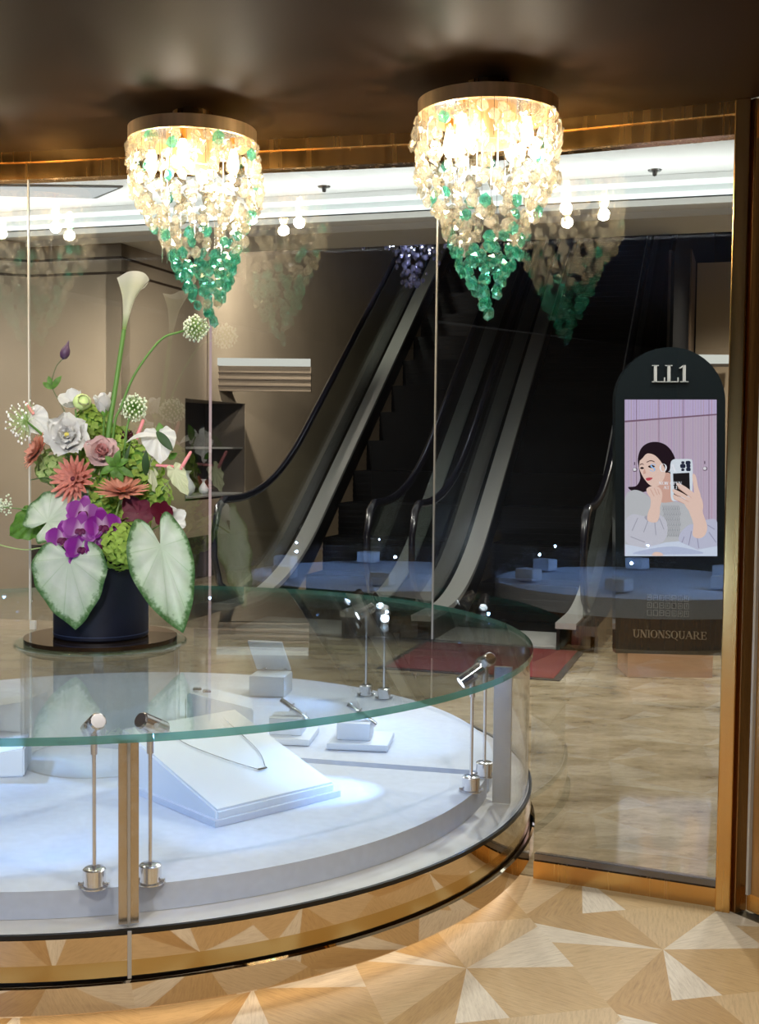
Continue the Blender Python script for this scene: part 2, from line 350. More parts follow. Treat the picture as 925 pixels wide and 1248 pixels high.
def smoothpts(pts, n=6, closed=False):
    pts = [Vector(p) for p in pts]; out = []; k = len(pts)
    rng = range(k) if closed else range(k - 1)
    for i in rng:
        g = (lambda j: pts[j % k]) if closed else (lambda j: pts[max(0, min(k - 1, j))])
        p0, p1, p2, p3 = g(i - 1), g(i), g(i + 1), g(i + 2)
        for j in range(n):
            t = j / n
            out.append(.5 * ((2 * p1) + (p2 - p0) * t + (2 * p0 - 5 * p1 + 4 * p2 - p3) * t * t + (3 * p1 - p0 - 3 * p2 + p3) * t ** 3))
    if not closed: out.append(pts[-1])
    return out
def strip(bm, rowa, rowb, mi=0):
    va = [bm.verts.new(p) for p in rowa]; vb = [bm.verts.new(p) for p in rowb]
    for i in range(len(va) - 1):
        f = bm.faces.new((va[i], va[i + 1], vb[i + 1], vb[i])); f.material_index = mi
def solid_strip(bm, rows, closed_rows=True):   # rows: list of cross-section rings (equal length) swept
    R = [[bm.verts.new(p) for p in r] for r in rows]; k = len(R[0])
    for a, b in zip(R, R[1:]):
        for j in range(k): bm.faces.new((a[j], a[(j + 1) % k], b[(j + 1) % k], b[j]))
    bm.faces.new(R[0]); bm.faces.new(R[-1][::-1])
# ================================================================ STRUCTURE: the shop
HC = -.756                                   # ceiling level (units below the eye)
S1 = Vector((-.93, 3.16)); S2 = Vector((.133, 2.915)); MU = Vector((.772, 2.64)); S0 = Vector((-2.6, 3.40)); DR = Vector((1.55, 1.45))
fz = 0.0; cz = (HF - HC) * S
b = B(); pts = [(S0.x, S0.y), (S1.x, S1.y), (S2.x, S2.y), (MU.x, MU.y), (DR.x, DR.y), (2.0, -3.0), (-3.0, -3.0)]
prism(b, [(x * S, y * S, -.06) for x, y in pts], (0, 0, .06)); struct('floor', b, M['floor'])
b = B(); prism(b, [(x * S, y * S, cz) for x, y in pts], (0, 0, .08)); struct('ceiling', b, M['bronze_ceiling'])
def wall_seg(name, p, q, z0, z1, mat, t=.08):
    b = B(); d = (Vector((q[0], q[1], 0)) - Vector((p[0], p[1], 0))).normalized(); nn = Vector((d.y, -d.x, 0)) * t
    prism(b, [Vector((p[0] * S, p[1] * S, z0)), Vector((q[0] * S, q[1] * S, z0)), Vector((q[0] * S, q[1] * S, z1)), Vector((p[0] * S, p[1] * S, z1))], -nn)
    return struct(name, b, mat)
M['shop_wall'] = pr('shop_wall', (84, 64, 44), .6)
wall_seg('wall_back', (-3.0, -3.0), (2.0, -3.0), 0, cz, M['shop_wall'])
wall_seg('wall_left', (-3.0, 3.45), (-3.0, -3.0), 0, cz, M['shop_wall'])
wall_seg('wall_right', (2.0, -3.0), (DR.x, DR.y), 0, cz, M['shop_wall'])
# brass transom under the ceiling: two stepped rails along every glass bay
def bay_rail(bm, p, q, z0, z1, depth, out=0.0):
    p3, q3 = Vector((p.x * S, p.y * S, 0)), Vector((q.x * S, q.y * S, 0)); d = (q3 - p3).normalized(); nn = Vector((d.y, -d.x, 0))
    a = p3 + nn * out - d * 0; c = q3 + nn * out
    prism(bm, [a + Z_ * z0, c + Z_ * z0, c + Z_ * z1, a + Z_ * z1], -nn * (depth + out))
z_t0 = (HF + .687) * S; z_t1 = cz
k = 0
for p, q in ((S0, S1), (S1, S2), (S2, MU)):
    k += 1
    b = B(); bay_rail(b, p, q, z_t0, z_t0 + (z_t1 - z_t0) * .62, .05, .012); bay_rail(b, p, q, z_t0 + (z_t1 - z_t0) * .62, z_t1, .05, .022)
    struct('trim_%d' % k, b, M['brass'])
# the glass bays: one window per bay
z_tab = (HF - .474) * S
CAS = Vector((-.7037, 3.0805)); R_TOP = 1.0991
def pane(name, p, q, z0, z1, parent=None):
    b = B(); p3, q3 = Vector((p.x * S, p.y * S, 0)), Vector((q.x * S, q.y * S, 0)); d = (q3 - p3).normalized(); nn = Vector((d.y, -d.x, 0))
    prism(b, [p3 + d * .002 + Z_ * z0, q3 - d * .002 + Z_ * z0, q3 - d * .002 + Z_ * z1, p3 + d * .002 + Z_ * z1], -nn * .0005)
    return b
pn = struct('window_1', pane('', S0, S1, z_tab, z_t0), M['pane'])
pn = struct('window_2', pane('', S1, S2, z_tab, z_t0), M['pane'])
# third bay: from the seam above the case, down to the floor strip right of it
b = B(); d = (MU - S2).normalized(); e_case = S2 + d * .256; e_ring = S2 + d * .267   # where the case's side meets the bay
p3, q3, c3, r3 = [Vector((v.x * S, v.y * S, 0)) for v in (S2 + d * .001, MU, e_case, e_ring)]; nn = Vector((d.y, -d.x, 0))
zf = .075
prism(b, [p3 + Z_ * z_tab, c3 + Z_ * z_tab, c3 + Z_ * .20, r3 + Z_ * .19, r3 + Z_ * zf, q3 + Z_ * zf, q3 + Z_ * z_t0, p3 + Z_ * z_t0], -nn * .0005)
struct('window_3', b, M['pane'])
b = B(); bay_rail(b, e_ring + d * .003, MU, 0, .055, .05, .012); struct('trim_4', b, M['brass'])
b = B(); bay_rail(b, e_ring + d * .003, MU, .056, .076, .02, .004); struct('trim_5', b, M['steel_dark'])
# polished glass edges at the bay seams
for i, s in enumerate((S1, S2)):
    b = B(); abox(b, s.x * S - .0025, s.x * S + .0025, s.y * S - .006, s.y * S + .006, z_tab, z_t0); struct('trim_%d' % (6 + i), b, M['seam'])
# line of clear channel where the glass stands on the case
def channel(p, q):
    b = B(); bay_rail(b, p, q, (HF - .4985) * S, z_tab - .002, .006, .006); return b
dB = (S2 - S1).normalized()
def onB(x): return S1 + dB * ((x - S1.x) / dB.x)
struct('trim_8', channel(onB(-1.55 if False else -.93), onB(-.915)), M['seam'])
struct('trim_9', channel(onB(-.475), S2), M['acrylic'])
struct('trim_10', channel(S2, e_case - d * .02), M['acrylic'])
# mullion post at the end of the glass, with its set-back jamb, then the side door bay
def post(bm, c, w, dep, z0, z1, dirv, bev=.003):
    dv = Vector((dirv.x, dirv.y, 0)).normalized(); nv = Vector((dv.y, -dv.x, 0))
    box(bm, (c.x * S, c.y * S, (z0 + z1) / 2), dv, nv, Z_, w, dep, z1 - z0, bev)
dD = (DR - MU).normalized()
b = B(); post(b, MU + d * .016, .042, .09, 0, cz, d); struct('trim_11', b, M['brass'])
b = B(); c0 = MU + d * .034 + dD * .012; post(b, c0, .03, .05, 0, cz, dD); struct('trim_12', b, M['brass_dark'])
dr = thing('door_1', 'x', 'x', P(MU.x + .06, MU.y - .04, HF)); del dr['label'], dr['category']; dr['kind'] = 'structure'
D0 = MU + d * .036 + dD * .036
b = B(); bay_rail(b, D0, DR, .012, .062, .04, .0); bay_rail(b, D0, DR, cz - .10, cz - .02, .04, 0); obj('door_rail', b, M['brass'], dr)
b = B(); post(b, D0 + dD * .006, .008, .02, .06, cz - .1, dD, 0); obj('door_edge_seal', b, M['seam'], dr)
b = B(); d3 = Vector((dD.x, dD.y, 0)); nD = Vector((d3.y, -d3.x, 0)); a3 = Vector((D0.x * S, D0.y * S, 0)) + d3 * .014; e3 = Vector((DR.x * S, DR.y * S, 0))
prism(b, [a3 + Z_ * .06, e3 + Z_ * .06, e3 + Z_ * (cz - .1), a3 + Z_ * (cz - .1)], -nD * .012); obj('door_panel', b, pr('bronze_glass', (172, 132, 80), .2, .4), dr)
# ================================================================ STRUCTURE: the mall concourse
b = B(); fl = [E(-9, 3.2, -.001), E(-9, 15, -.001), E(4.5, 15, -.001), E(4.5, 1.0, -.001)]
# concourse floor reaches to the outer face of the glass
outer = [Vector((v.x * S, v.y * S, -.001)) for v in (MU + Vector((.03, .01)), S2 + Vector((0, .01)), S1 + Vector((0, .01)), S0 + Vector((0, .01)))]
prism(b, [Vector((-9, 4.5, -.001)), Vector((-9, 22, -.001)), Vector((9, 22, -.001)), Vector((9, 0.5, -.001)), Vector((DR.x * S + .1, DR.y * S, -.001))] + outer, (0, 0, -.06)); fo = struct('floor', b, M['marble']); fo.name = 'floor_concourse'
# ceiling: white plane, stepped lit fascia, grey soffit, dark void above the escalators
hU, bF = 1.50, 6.75
zU = (HF + hU) * S
b = B(); prism(b, [E(-9, 2.2, zU), E(4.5, 2.2, zU), E(4.5, bF + .25, zU), E(-9, bF + .25, zU)], (0, 0, .1)); o = struct('ceiling_concourse', b, M['ceil_white'])
def fascia(name, b0, b1, h0, h1, mat, a0=-9, a1=4.5):
    b = B(); z0, z1 = (HF + h0) * S, (HF + h1) * S
    prism(b, [E(a0, b0, z0), E(a1, b0, z0), E(a1, b1, z0), E(a0, b1, z0)], (0, 0, z1 - z0)); return struct(name, b, mat)
fascia('trim_13', bF, bF + .14, 1.468, 1.498, M['ceil_white']); fascia('trim_14', bF + .02, bF + .14, 1.456, 1.468, M['cove'])
fascia('trim_15', bF + .10, bF + .3, 1.415, 1.456, M['ceil_white']); fascia('trim_16', bF + .06, bF + .14, 1.403, 1.415, M['cove'])
fascia('trim_17', bF + .18, bF + .5, 1.368, 1.403, M['fascia_grey']); fascia('trim_18', bF + .34, bF + .9, 1.33, 1.368, M['fascia_grey'])
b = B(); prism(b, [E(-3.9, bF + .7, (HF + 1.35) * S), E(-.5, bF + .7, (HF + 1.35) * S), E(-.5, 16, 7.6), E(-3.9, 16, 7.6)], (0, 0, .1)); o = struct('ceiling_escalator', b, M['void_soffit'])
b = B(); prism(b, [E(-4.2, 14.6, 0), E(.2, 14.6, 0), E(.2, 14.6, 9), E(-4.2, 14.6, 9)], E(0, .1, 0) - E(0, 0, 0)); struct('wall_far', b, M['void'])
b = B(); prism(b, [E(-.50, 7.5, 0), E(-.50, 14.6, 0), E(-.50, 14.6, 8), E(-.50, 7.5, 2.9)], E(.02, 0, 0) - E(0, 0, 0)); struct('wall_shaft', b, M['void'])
# left corner wall: chamfered taupe panels with two dark grooves; then the flank along the escalators with a shop niche
AW, BW = -4.04, 7.11
zW = (HF + 1.36) * S
g1, g2 = [(HF + h) * S for h in (1.136, 1.236)]
def panel_wall(name, f, t0, t1, extra=None):   # f(t, z, out): face point; out = towards the viewer
    b = B()
    for z0, z1 in ((.0, g1 - .012), (g1 + .012, g2 - .012), (g2 + .012, zW)):
        prism(b, [f(t0, z0, 0), f(t1, z0, 0), f(t1, z1, 0), f(t0, z1, 0)], f(t0, 0, -.15) - f(t0, 0, 0))
    for z in (g1, g2): prism(b, [f(t0, z - .012, -.012), f(t1, z - .012, -.012), f(t1, z + .012, -.012), f(t0, z + .012, -.012)], f(t0, 0, -.15) - f(t0, 0, 0), 1)
    return struct(name, b, [M['taupe'], M['taupe_dark']])
panel_wall('wall_front', lambda t, z, o: E(t, BW - o / S, z), AW - .70, AW)
fc = lambda t, z, o: E(AW - .70 - t * .6 + o * .1, BW - t * .55 - o / S, z)
panel_wall('wall_chamfer', fc, 0, 2.2)
# flank pieces round the niche
fl_ = lambda t, z, o: E(AW + o / S, t, z)
def flank(t0, t1, z0, z1, name):
    b = B(); prism(b, [fl_(t0, z0, 0), fl_(t1, z0, 0), fl_(t1, z1, 0), fl_(t0, z1, 0)], fl_(t0, 0, -.5) - fl_(t0, 0, 0)); return struct(name, b, M['taupe'])
zn0, zn1 = .78, 1.78
panel_wall('wall_flank', fl_, BW, 8.05)
flank(8.05, 9.15, 0, zn0, 'wall_sill'); flank(8.05, 9.15, zn1, zW, 'wall_header'); flank(9.15, 14.6, 0, 8, 'wall_side')
b = B(); prism(b, [fl_(8.05, zn0, -.48), fl_(9.15, zn0, -.48), fl_(9.15, zn1, -.48), fl_(8.05, zn1, -.48)], fl_(0, 0, -.03) - fl_(0, 0, 0)); struct('wall_niche', b, M['shop_dark'])
for k_, t0 in enumerate((8.052, 9.135)):
    b = B(); prism(b, [fl_(t0, zn0 + .002, -.004), fl_(t0 + .013, zn0 + .002, -.004), fl_(t0 + .013, zn1 - .002, -.004), fl_(t0, zn1 - .002, -.004)], fl_(0, 0, -.47) - fl_(0, 0, 0)); struct('trim_%d' % (20 + k_), b, M['shop_dark'])
b = B(); prism(b, [E(AW - .70, BW - .012, 0), E(AW, BW - .012, 0), E(AW, BW - .012, .42), E(AW - .70, BW - .012, .42)], E(0, .012, 0) - E(0, 0, 0)); struct('baseboard_front', b, M['dark_marble'])
b = B(); prism(b, [fl_(BW, 0, .012), fl_(8.6, 0, .012), fl_(8.6, .42, .012), fl_(BW, .42, .012)], fl_(0, 0, -.012) - fl_(0, 0, 0)); struct('baseboard_flank', b, M['dark_marble'])
# right: beige wall facing us beside the escalator, stone jamb
b = B(); prism(b, [E(-.46, 10, 0), E(2.6, 10, 0), E(2.6, 10, zU), E(-.46, 10, zU)], E(0, .15, 0) - E(0, 0, 0)); struct('wall_right_mall', b, M['beige'])
b = B(); prism(b, [E(-.64, 9.3, 0), E(-.47, 9.3, 0), E(-.47, 9.3, zU), E(-.64, 9.3, zU)], E(0, .65, 0) - E(0, 0, 0)); struct('trim_19', b, M['stone_brown'])
b = B(); prism(b, [E(-9, 15.0, 0), E(5, 15.0, 0), E(5, 15.0, 9), E(-9, 15.0, 9)], E(0, .1, 0) - E(0, 0, 0)); struct('wall_end', b, M['taupe'])
b = B(); prism(b, [E(2.6, 3, 0), E(2.6, 15, 0), E(2.6, 15, zU), E(2.6, 3, zU)], E(.1, 0, 0) - E(0, 0, 0)); struct('wall_east', b, M['taupe'])
# ================================================================ ESCALATORS
B0, SL = 6.84, .705                            # where the incline starts (units), its slope
BEND = 13.2
def prof(zf_, b0=6.15, b1=BEND, kink=B0, rad=.55, n=26):   # points (b, z in units) of a line parallel to the incline, eased at the foot
    out = []
    for i in range(n + 1):
        t = i / n
        if t < .18: bb = b0 + (kink - rad - b0) * (t / .18)
        elif t < .70: bb = kink - rad + 2 * rad * ((t - .18) / .52)
        else: bb = kink + rad + (b1 - kink - rad) * ((t - .70) / .30)
        u = bb - (kink - rad)
        z = 0 if u <= 0 else (SL * u * u / (4 * rad) if u < 2 * rad else SL * (u - rad))
        out.append((bb, (zf_ + z)))
    return out
def escalator(label, aL, aR):
    t = thing('escalator', label, 'escalator', E((aL + aR) / 2, 6.3, 0), 'escalators beyond the glass')
    for a, s in ((aL, 1), (aR, -1)):
        # handrail: newel curve, flat run, incline
        up = prof(.72)
        nz = [(up[0][0] + .06, .19), (up[0][0] - .06, .25), (up[0][0] - .13, .40), (up[0][0] - .13, .55), (up[0][0] - .08, .68)]
        pts = [E(a, bb, z * S) for bb, z in nz + up]
        b = B(); tube(b, pts, [.024] * 4 + [.030] * (len(pts) - 4), 10); obj('handrail', b, M['rubber'], t, 60)
        lo = prof(.15); b = B()
        rows = []
        for (b1_, z1_), (b2_, z2_) in zip(lo, up):
            c = [E(a - .006, b1_, z1_ * S), E(a + .006, b1_, z1_ * S), E(a + .006, b2_, z2_ * S - .025), E(a - .006, b2_, z2_ * S - .025)]
            rows.append(c)
        nn_ = [[E(a - .006, up[0][0] - .07, .17 * S), E(a + .006, up[0][0] - .07, .17 * S), E(a + .006, up[0][0] - .07, .62 * S), E(a - .006, up[0][0] - .07, .62 * S)]]
        solid_strip(b, nn_ + rows); obj('balustrade_glass', b, M['balustrade'], t)
        # inner deck of satin steel, outer deck of dark metal
        def deck(a0, a1, zoff, th, name, mat):
            b = B(); q = prof(zoff, 5.95)
            solid_strip(b, [[E(a0, bb, z * S), E(a1, bb, z * S), E(a1, bb, (z - th) * S), E(a0, bb, (z - th) * S)] for bb, z in q]); return obj(name, b, mat, t, 40)
        a_in, a_mid, a_out = a + s * .125, a + s * .02, a - s * .085
        deck(min(a_in, a_mid), max(a_in, a_mid), .15, .03, 'inner_deck', M['satin'])
        deck(min(a_out, a_mid), max(a_out, a_mid), .14, .05, 'outer_deck', M['steel_dark'])
        b = B(); q = prof(.125, 5.98); sx = a + s * .115
        solid_strip(b, [[E(sx - .008, bb, z * S), E(sx + .008, bb, z * S), E(sx + .008, bb, (z - .16) * S), E(sx - .008, bb, (z - .16) * S)] for bb, z in q]); obj('skirt_panel', b, M['black'], t)
        b = B(); q = prof(.10, 6.0); sx = a - s * .075
        solid_strip(b, [[E(sx - .008, bb, z * S), E(sx + .008, bb, z * S), E(sx + .008, bb, max(0, z - .5) * S), E(sx - .008, bb, max(0, z - .5) * S)] for bb, z in q]); obj('cladding_panel', b, M['steel_dark'], t)
        b = B(); box(b, E(a, 6.02, .10), E(1, 0, 0), E(0, 1, 0), Z_, .14, .10, .16, .03); obj('newel_base', b, M['steel_dark'], t, 40)
    ai, aj = aL + .13, aR - .13
    b = B(); box(b, E((ai + aj) / 2, 6.25, .012), E(1, 0, 0), E(0, 1, 0), Z_, (aj - ai) * S, .60, .024, .004); obj('comb_plate', b, M['satin'], t, 40)
    # steps: run .4 m
    run, bs = .4 / S, 6.49; k = 0; z = .02
    steps = 22
    for i in range(steps):
        bb = bs + i * run
        u = bb - B0 + .16
        zt = .02 + (0 if u < 0 else (SL * u * u / .64 if u < .32 else SL * (u - .16)) * S)
        b = B(); wd = (aj - ai) * S - .006
        c = E((ai + aj) / 2, bb + run / 2, zt - .16); box(b, c, E(1, 0, 0), E(0, 1, 0), Z_, wd, .398, .32)
        for g in range(5):                      # ribbed riser
            box(b, E((ai + aj) / 2, bb - .002, zt - .03 - g * .05), E(1, 0, 0), E(0, 1, 0), Z_, wd, .008, .022)
        obj('step', b, M['step'], t)
    return t
escalator('left of the two escalators, black steps rising beyond the glass behind the tall calla lily', -2.84, -1.95)
escalator('right of the two escalators, black steps rising behind the arched black kiosk', -1.70, -.80)
# red carpet in front of the right escalator
b = B(); box(b, E(-1.21, 5.62, .004), E(1, 0, 0), E(0, 1, 0), Z_, 1.02, .98, .010, .002, 0)
t = thing('floor_mat', 'dark red carpet mat with a dark border before the right escalator', 'mat', E(-1.21, 5.62, 0))
obj('carpet', b, M['carpet'], t); b = B(); box(b, E(-1.21, 5.62, .002), E(1, 0, 0), E(0, 1, 0), Z_, 1.10, 1.06, .006); obj('border', b, M['mat_edge'], t)
# ================================================================ KIOSK
KY = 5.33
def K(px, py, d=0):                             # point on the kiosk's front, d metres towards us
    v = at(px, py, KY); yaw = (px - 815) * .0012
    return v + Vector((0, -d, 0))
kt = thing('advertising_kiosk', 'black arched advertising kiosk with a lit portrait screen on the marble floor', 'kiosk', K(816, 828))
def arc_panel(x0, x1, ytop, ybot, n=24):
    cx, r = (x0 + x1) / 2, (x1 - x0) / 2; ry = 66
    pts = [(x0, ybot), (x1 - 1, ybot + 3)]
    for i in range(n + 1):
        a = PI * i / n; pts.append((cx + r * math.cos(a), ytop + ry - ry * math.sin(a)))
    return pts
b = B(); prism(b, [K(x, y) for x, y in arc_panel(750, 884, 423, 796)], (0, .09, 0)); obj('cabinet', b, M['kiosk'], kt, 40)
b = B(); prism(b, [K(765, 796), K(869, 799), K(868, 829), K(765, 828)], (0, .30, 0)); obj('plinth', b, M['kiosk_base'], kt)
# --- vector lettering: strokes in a unit box, y up; thick stems and hairlines with serifs
def Lset():
    TK, HL = .15, .05
    V = lambda x, y0=0, y1=1, w=TK: [(x - w / 2, y0), (x + w / 2, y0), (x + w / 2, y1), (x - w / 2, y1)]
    Hh = lambda x0, x1, y, w=HL: [(x0, y - w / 2), (x1, y - w / 2), (x1, y + w / 2), (x0, y + w / 2)]
    def D(x0, y0, x1, y1, w): return [(x0 - w / 2, y0), (x0 + w / 2, y0), (x1 + w / 2, y1), (x1 - w / 2, y1)]
    def arc(cx, cy, rx, ry, a0, a1, wt, wn=HL, n=18):
        out = []
        for i in range(n):
            q = []
            for t in (a0 + (a1 - a0) * i / n, a0 + (a1 - a0) * (i + 1) / n):
                w_ = wn + (wt - wn) * abs(math.cos(t)); q.append(((cx + rx * math.cos(t), cy + ry * math.sin(t)), (cx + (rx - w_) * math.cos(t), cy + (ry - wn) * math.sin(t))))
            out.append([q[0][0], q[1][0], q[1][1], q[0][1]])
        return out
    sf = lambda x, y, w=.36: Hh(x - w / 2, x + w / 2, y)
    G = {}
    G['L'] = [V(.2), sf(.2, .97), Hh(.02, .72, .03), V(.70, .0, .28, .05)]
    G['1'] = [V(.3), sf(.3, .03, .44), D(.06, .80, .28, .985, .10)]
    G['I'] = [V(.2), sf(.2, .97), sf(.2, .03)]
    G['U'] = [V(.2, .3, 1), sf(.2, .97), V(.76, .3, 1, .07), sf(.76, .97, .3)] + arc(.46, .32, .34, .34, PI, 2 * PI, .18)
    G['N'] = [V(.16, 0, 1, .06), sf(.16, .03, .28), D(.20, 1, .76, 0, .22), V(.80, 0, 1, .06), sf(.80, .97, .28), Hh(.02, .2, .97)]
    G['O'] = arc(.48, .5, .46, .5, 0, 2 * PI, .20, n=30)
    G['Q'] = G['O'] + [D(.50, .06, .88, -.22, .16)]
    G['S'] = arc(.38, .73, .30, .27, PI * .15, PI * 1.35, .16) + arc(.38, .27, .33, .27, -PI * .85, PI * .35, .18) + [D(.62, .30, .16, .70, .22), V(.66, .72, .98, .05), V(.06, .02, .28, .05)]
    G['A'] = [D(.08, 0, .46, 1, .07), D(.86, 0, .46, 1, .22), Hh(.2, .68, .33), sf(.08, .03, .26), sf(.86, .03, .36)]
    G['R'] = [V(.2), sf(.2, .03), Hh(.02, .4, .97), Hh(.2, .45, .5)] + arc(.42, .735, .34, .265, -PI / 2, PI / 2, .19) + [D(.84, 0, .46, .5, .20), sf(.9, .03, .22)]
    G['E'] = [V(.2), Hh(.02, .72, .97), Hh(.02, .74, .03), Hh(.2, .56, .52), V(.70, .72, 1, .05), V(.72, 0, .28, .05), V(.56, .4, .64, .05)]
    G['W'] = [D(.22, 0, .06, 1, .18), D(.24, 0, .46, .95, .06), D(.68, 0, .48, 1, .18), D(.70, 0, .90, 1, .06), sf(.1, .97, .3), sf(.88, .97, .26)]
    G['P'] = [V(.2), sf(.2, .03), Hh(.02, .4, .97), Hh(.2, .45, .46)] + arc(.42, .715, .34, .28, -PI / 2, PI / 2, .19)
    G['T'] = [V(.40), Hh(.0, .80, .97), sf(.4, .03), V(.03, .74, 1, .05), V(.77, .74, 1, .05)]
    return G
GL = Lset(); GW = {'L': .74, '1': .50, 'I': .40, 'U': .94, 'N': .96, 'O': .96, 'Q': .98, 'S': .74, 'A': .98, 'R': 1.0, 'E': .78, 'W': 1.0, 'P': .8, 'T': .82, ' ': .4}
def letters(bm, text, f, x0, x1, ybase, hgt, depth, mi=0):    # f(px, py, d) -> point; letters stand d..d+depth proud
    tot = sum(GW[c] for c in text); sx = (x1 - x0) / tot; cx = x0
    for c in text:
        for poly in GL.get(c, []):
            v = [f(cx + x * sx, ybase - y * hgt, depth[0]) for x, y in poly]
            prism(bm, v, f(cx, ybase, depth[1]) - f(cx, ybase, depth[0]), mi)
        cx += GW[c] * sx
b = B(); letters(b, 'LL1', K, 794, 838, 466, 21, (0, .012)); obj('letters', b, pr('letter_silver', (214, 214, 212), .35, .35), kt)
b = B(); letters(b, 'UNIONSQUARE', lambda x, y, d: K(x, y + (x - 771) * .035, d), 771, 861, 776.5, 9.5, (0, .004)); obj('wordmark', b, pr('wordmark_metal', (168, 158, 142), .3, .6), kt)
# emblem: three rows of little square characters
b = B(); rnd = random.Random(3)
for r_ in range(3):
    for c_ in range(7):
        x0, y0 = 788.5 + c_ * 7.5, 724.5 + r_ * 9.2 + c_ * .25
        for (u0, v0, u1, v1) in ((0, 0, 5.8, .9), (0, 6.6, 5.8, 7.4), (0, 0, .9, 7.4), (5, 0, 5.8, 7.4)) + ((1.6, 3, 4.2, 3.9),) * (rnd.random() < .6) + ((2.4, 1.6, 3.2, 5.4),) * (rnd.random() < .5):
            prism(b, [K(x0 + u0, y0 + v0), K(x0 + u1, y0 + v0), K(x0 + u1, y0 + v1), K(x0 + u0, y0 + v1)], (0, -.003, 0))
obj('emblem', b, M['kiosk_mark'], kt)
# --- the picture on the screen: flat coloured shapes, one above the other
SM, SI = [], {}
def scol(c, s=1.0):
    if c not in SI: SI[c] = len(SM); SM.append(emit('screen_colour', c, s * .72))
    return SI[c]
sb = B(); layer = [0]
def V2(x, y): return 761.2 + (x - 62) / 635 * 112, 487 + (y - 92) / 1083 * 190.5
def shape(col, pts, curve=True, clip=True):
    layer[0] += 1; dd = .003 + layer[0] * .00006
    q = [(p.x, p.y) for p in smoothpts([(x, y, 0) for x, y in pts], 5, True)] if curve else pts
    q = [(min(697, max(62, x)), min(1175, max(92, y))) for x, y in q]
    vs = []
    for x, y in q:
        v = K(*V2(x, y), dd)
        if not vs or (v - vs[-1]).length > 1e-6: vs.append(v)
    try: f = sb.faces.new([sb.verts.new(v) for v in vs]); f.material_index = scol(col)
    except ValueError: pass
def line2(col, x0, y0, x1, y1, w):
    dx, dy = x1 - x0, y1 - y0; L_ = math.hypot(dx, dy); nx, ny = -dy / L_ * w / 2, dx / L_ * w / 2
    shape(col, [(x0 + nx, y0 + ny), (x1 + nx, y1 + ny), (x1 - nx, y1 - ny), (x0 - nx, y0 - ny)], False)
shape((196, 176, 198), [(62, 92), (697, 92), (697, 1175), (62, 1175)], False)
shape((196, 178, 216), [(62, 92), (697, 92), (697, 200), (62, 250)], False)
rnd = random.Random(5)
for i in range(34):
    x = 70 + i * 18.5; line2((186 + rnd.randint(-5, 10), 165 + rnd.randint(-6, 8), 190 + rnd.randint(-6, 10)), x, 92, x, 1060, rnd.uniform(2, 7))
shape((128, 98, 120), [(62, 238), (697, 190), (697, 200), (62, 250)], False)
for x in (143, 298, 467, 643): line2((124, 100, 122), x, 92, x, 1000, 4)
for x, y in ((130, 575), (614, 568)):
    shape((120, 100, 120), [(x - 12, y - 6), (x + 14, y - 10), (x + 16, y + 12), (x - 8, y + 16)]); shape((236, 232, 240), [(x - 9, y - 6), (x + 8, y - 7), (x + 9, y + 8), (x - 8, y + 9)]); line2((110, 90, 110), x, y - 50, x, y - 30, 8)
HAIR = (38, 26, 34); SK = (240, 206, 194); SK2 = (218, 172, 158); KN = (196, 196, 202); KN2 = (164, 164, 172)
shape(HAIR, [(152, 500), (175, 430), (225, 392), (290, 386), (350, 410), (392, 460), (412, 520), (408, 600), (380, 690), (330, 760), (250, 720), (200, 730), (140, 740), (84, 700), (140, 690), (168, 640), (160, 570)])
shape(SK2, [(292, 640), (370, 600), (392, 700), (396, 800), (300, 800)])                                 # neck
shape(KN, [(62, 790), (110, 722), (180, 730), (260, 790), (330, 806), (420, 800), (500, 830), (560, 900), (600, 1000), (560, 1110), (62, 1110)])
for i in range(6):
    for j in range(11):
        x, y = 322 + j * 12 + (i % 2) * 6, 826 + i * 36
        if x < 440: line2(KN2, x, y, x + 9, y + 18, 5); line2((126, 128, 138), x + 9, y + 18, x + 2, y + 34, 4)
shape(SK, [(160, 560), (168, 500), (205, 455), (270, 470), (318, 520), (340, 580), (330, 640), (290, 690), (238, 686), (205, 655), (182, 620), (168, 590)])   # face
shape(HAIR, [(152, 520), (180, 440), (240, 410), (300, 440), (340, 520), (352, 600), (322, 540), (270, 480), (215, 466), (180, 500)])
for pts in ([(165, 540), (180, 533), (190, 540)], [(212, 522), (240, 512), (264, 520)]): shape((94, 66, 66), pts + [(p[0], p[1] + 6) for p in pts[::-1]])
shape((40, 28, 34), [(165, 567), (179, 558), (193, 567), (179, 574)]); shape((40, 28, 34), [(220, 557), (244, 544), (268, 555), (245, 566)])
shape(SK2, [(196, 572), (205, 600), (192, 608), (186, 600)]); shape((206, 84, 96), [(204, 640), (222, 632), (252, 634), (236, 650), (216, 654)]); line2((150, 50, 66), 206, 642, 248, 638, 2)
shape(SK, [(212, 708), (250, 690), (296, 700), (318, 740), (312, 800), (290, 880), (270, 935), (215, 925), (235, 840), (238, 780), (215, 740)])             # chin hand
for x0, y0, x1, y1 in ((236, 710, 262, 760), (262, 704, 284, 752), (286, 712, 300, 750)): line2(SK2, x0, y0, x1, y1, 5)
shape((206, 204, 218), [(62, 940), (110, 886), (200, 898), (300, 890), (348, 940), (350, 1030), (310, 1085), (210, 1120), (120, 1110), (62, 1060)])        # left sleeve
for x0, y0, x1, y1 in ((225, 915, 190, 1010), (265, 925, 275, 1030), (300, 915, 330, 990), (150, 910, 110, 1000), (100, 1040, 200, 1080)): line2((170, 168, 186), x0, y0, x1, y1, 6)
shape((176, 172, 188), [(200, 898), (290, 890), (286, 935), (215, 930)]); shape(SK, [(236, 840), (300, 840), (284, 936), (216, 926)])
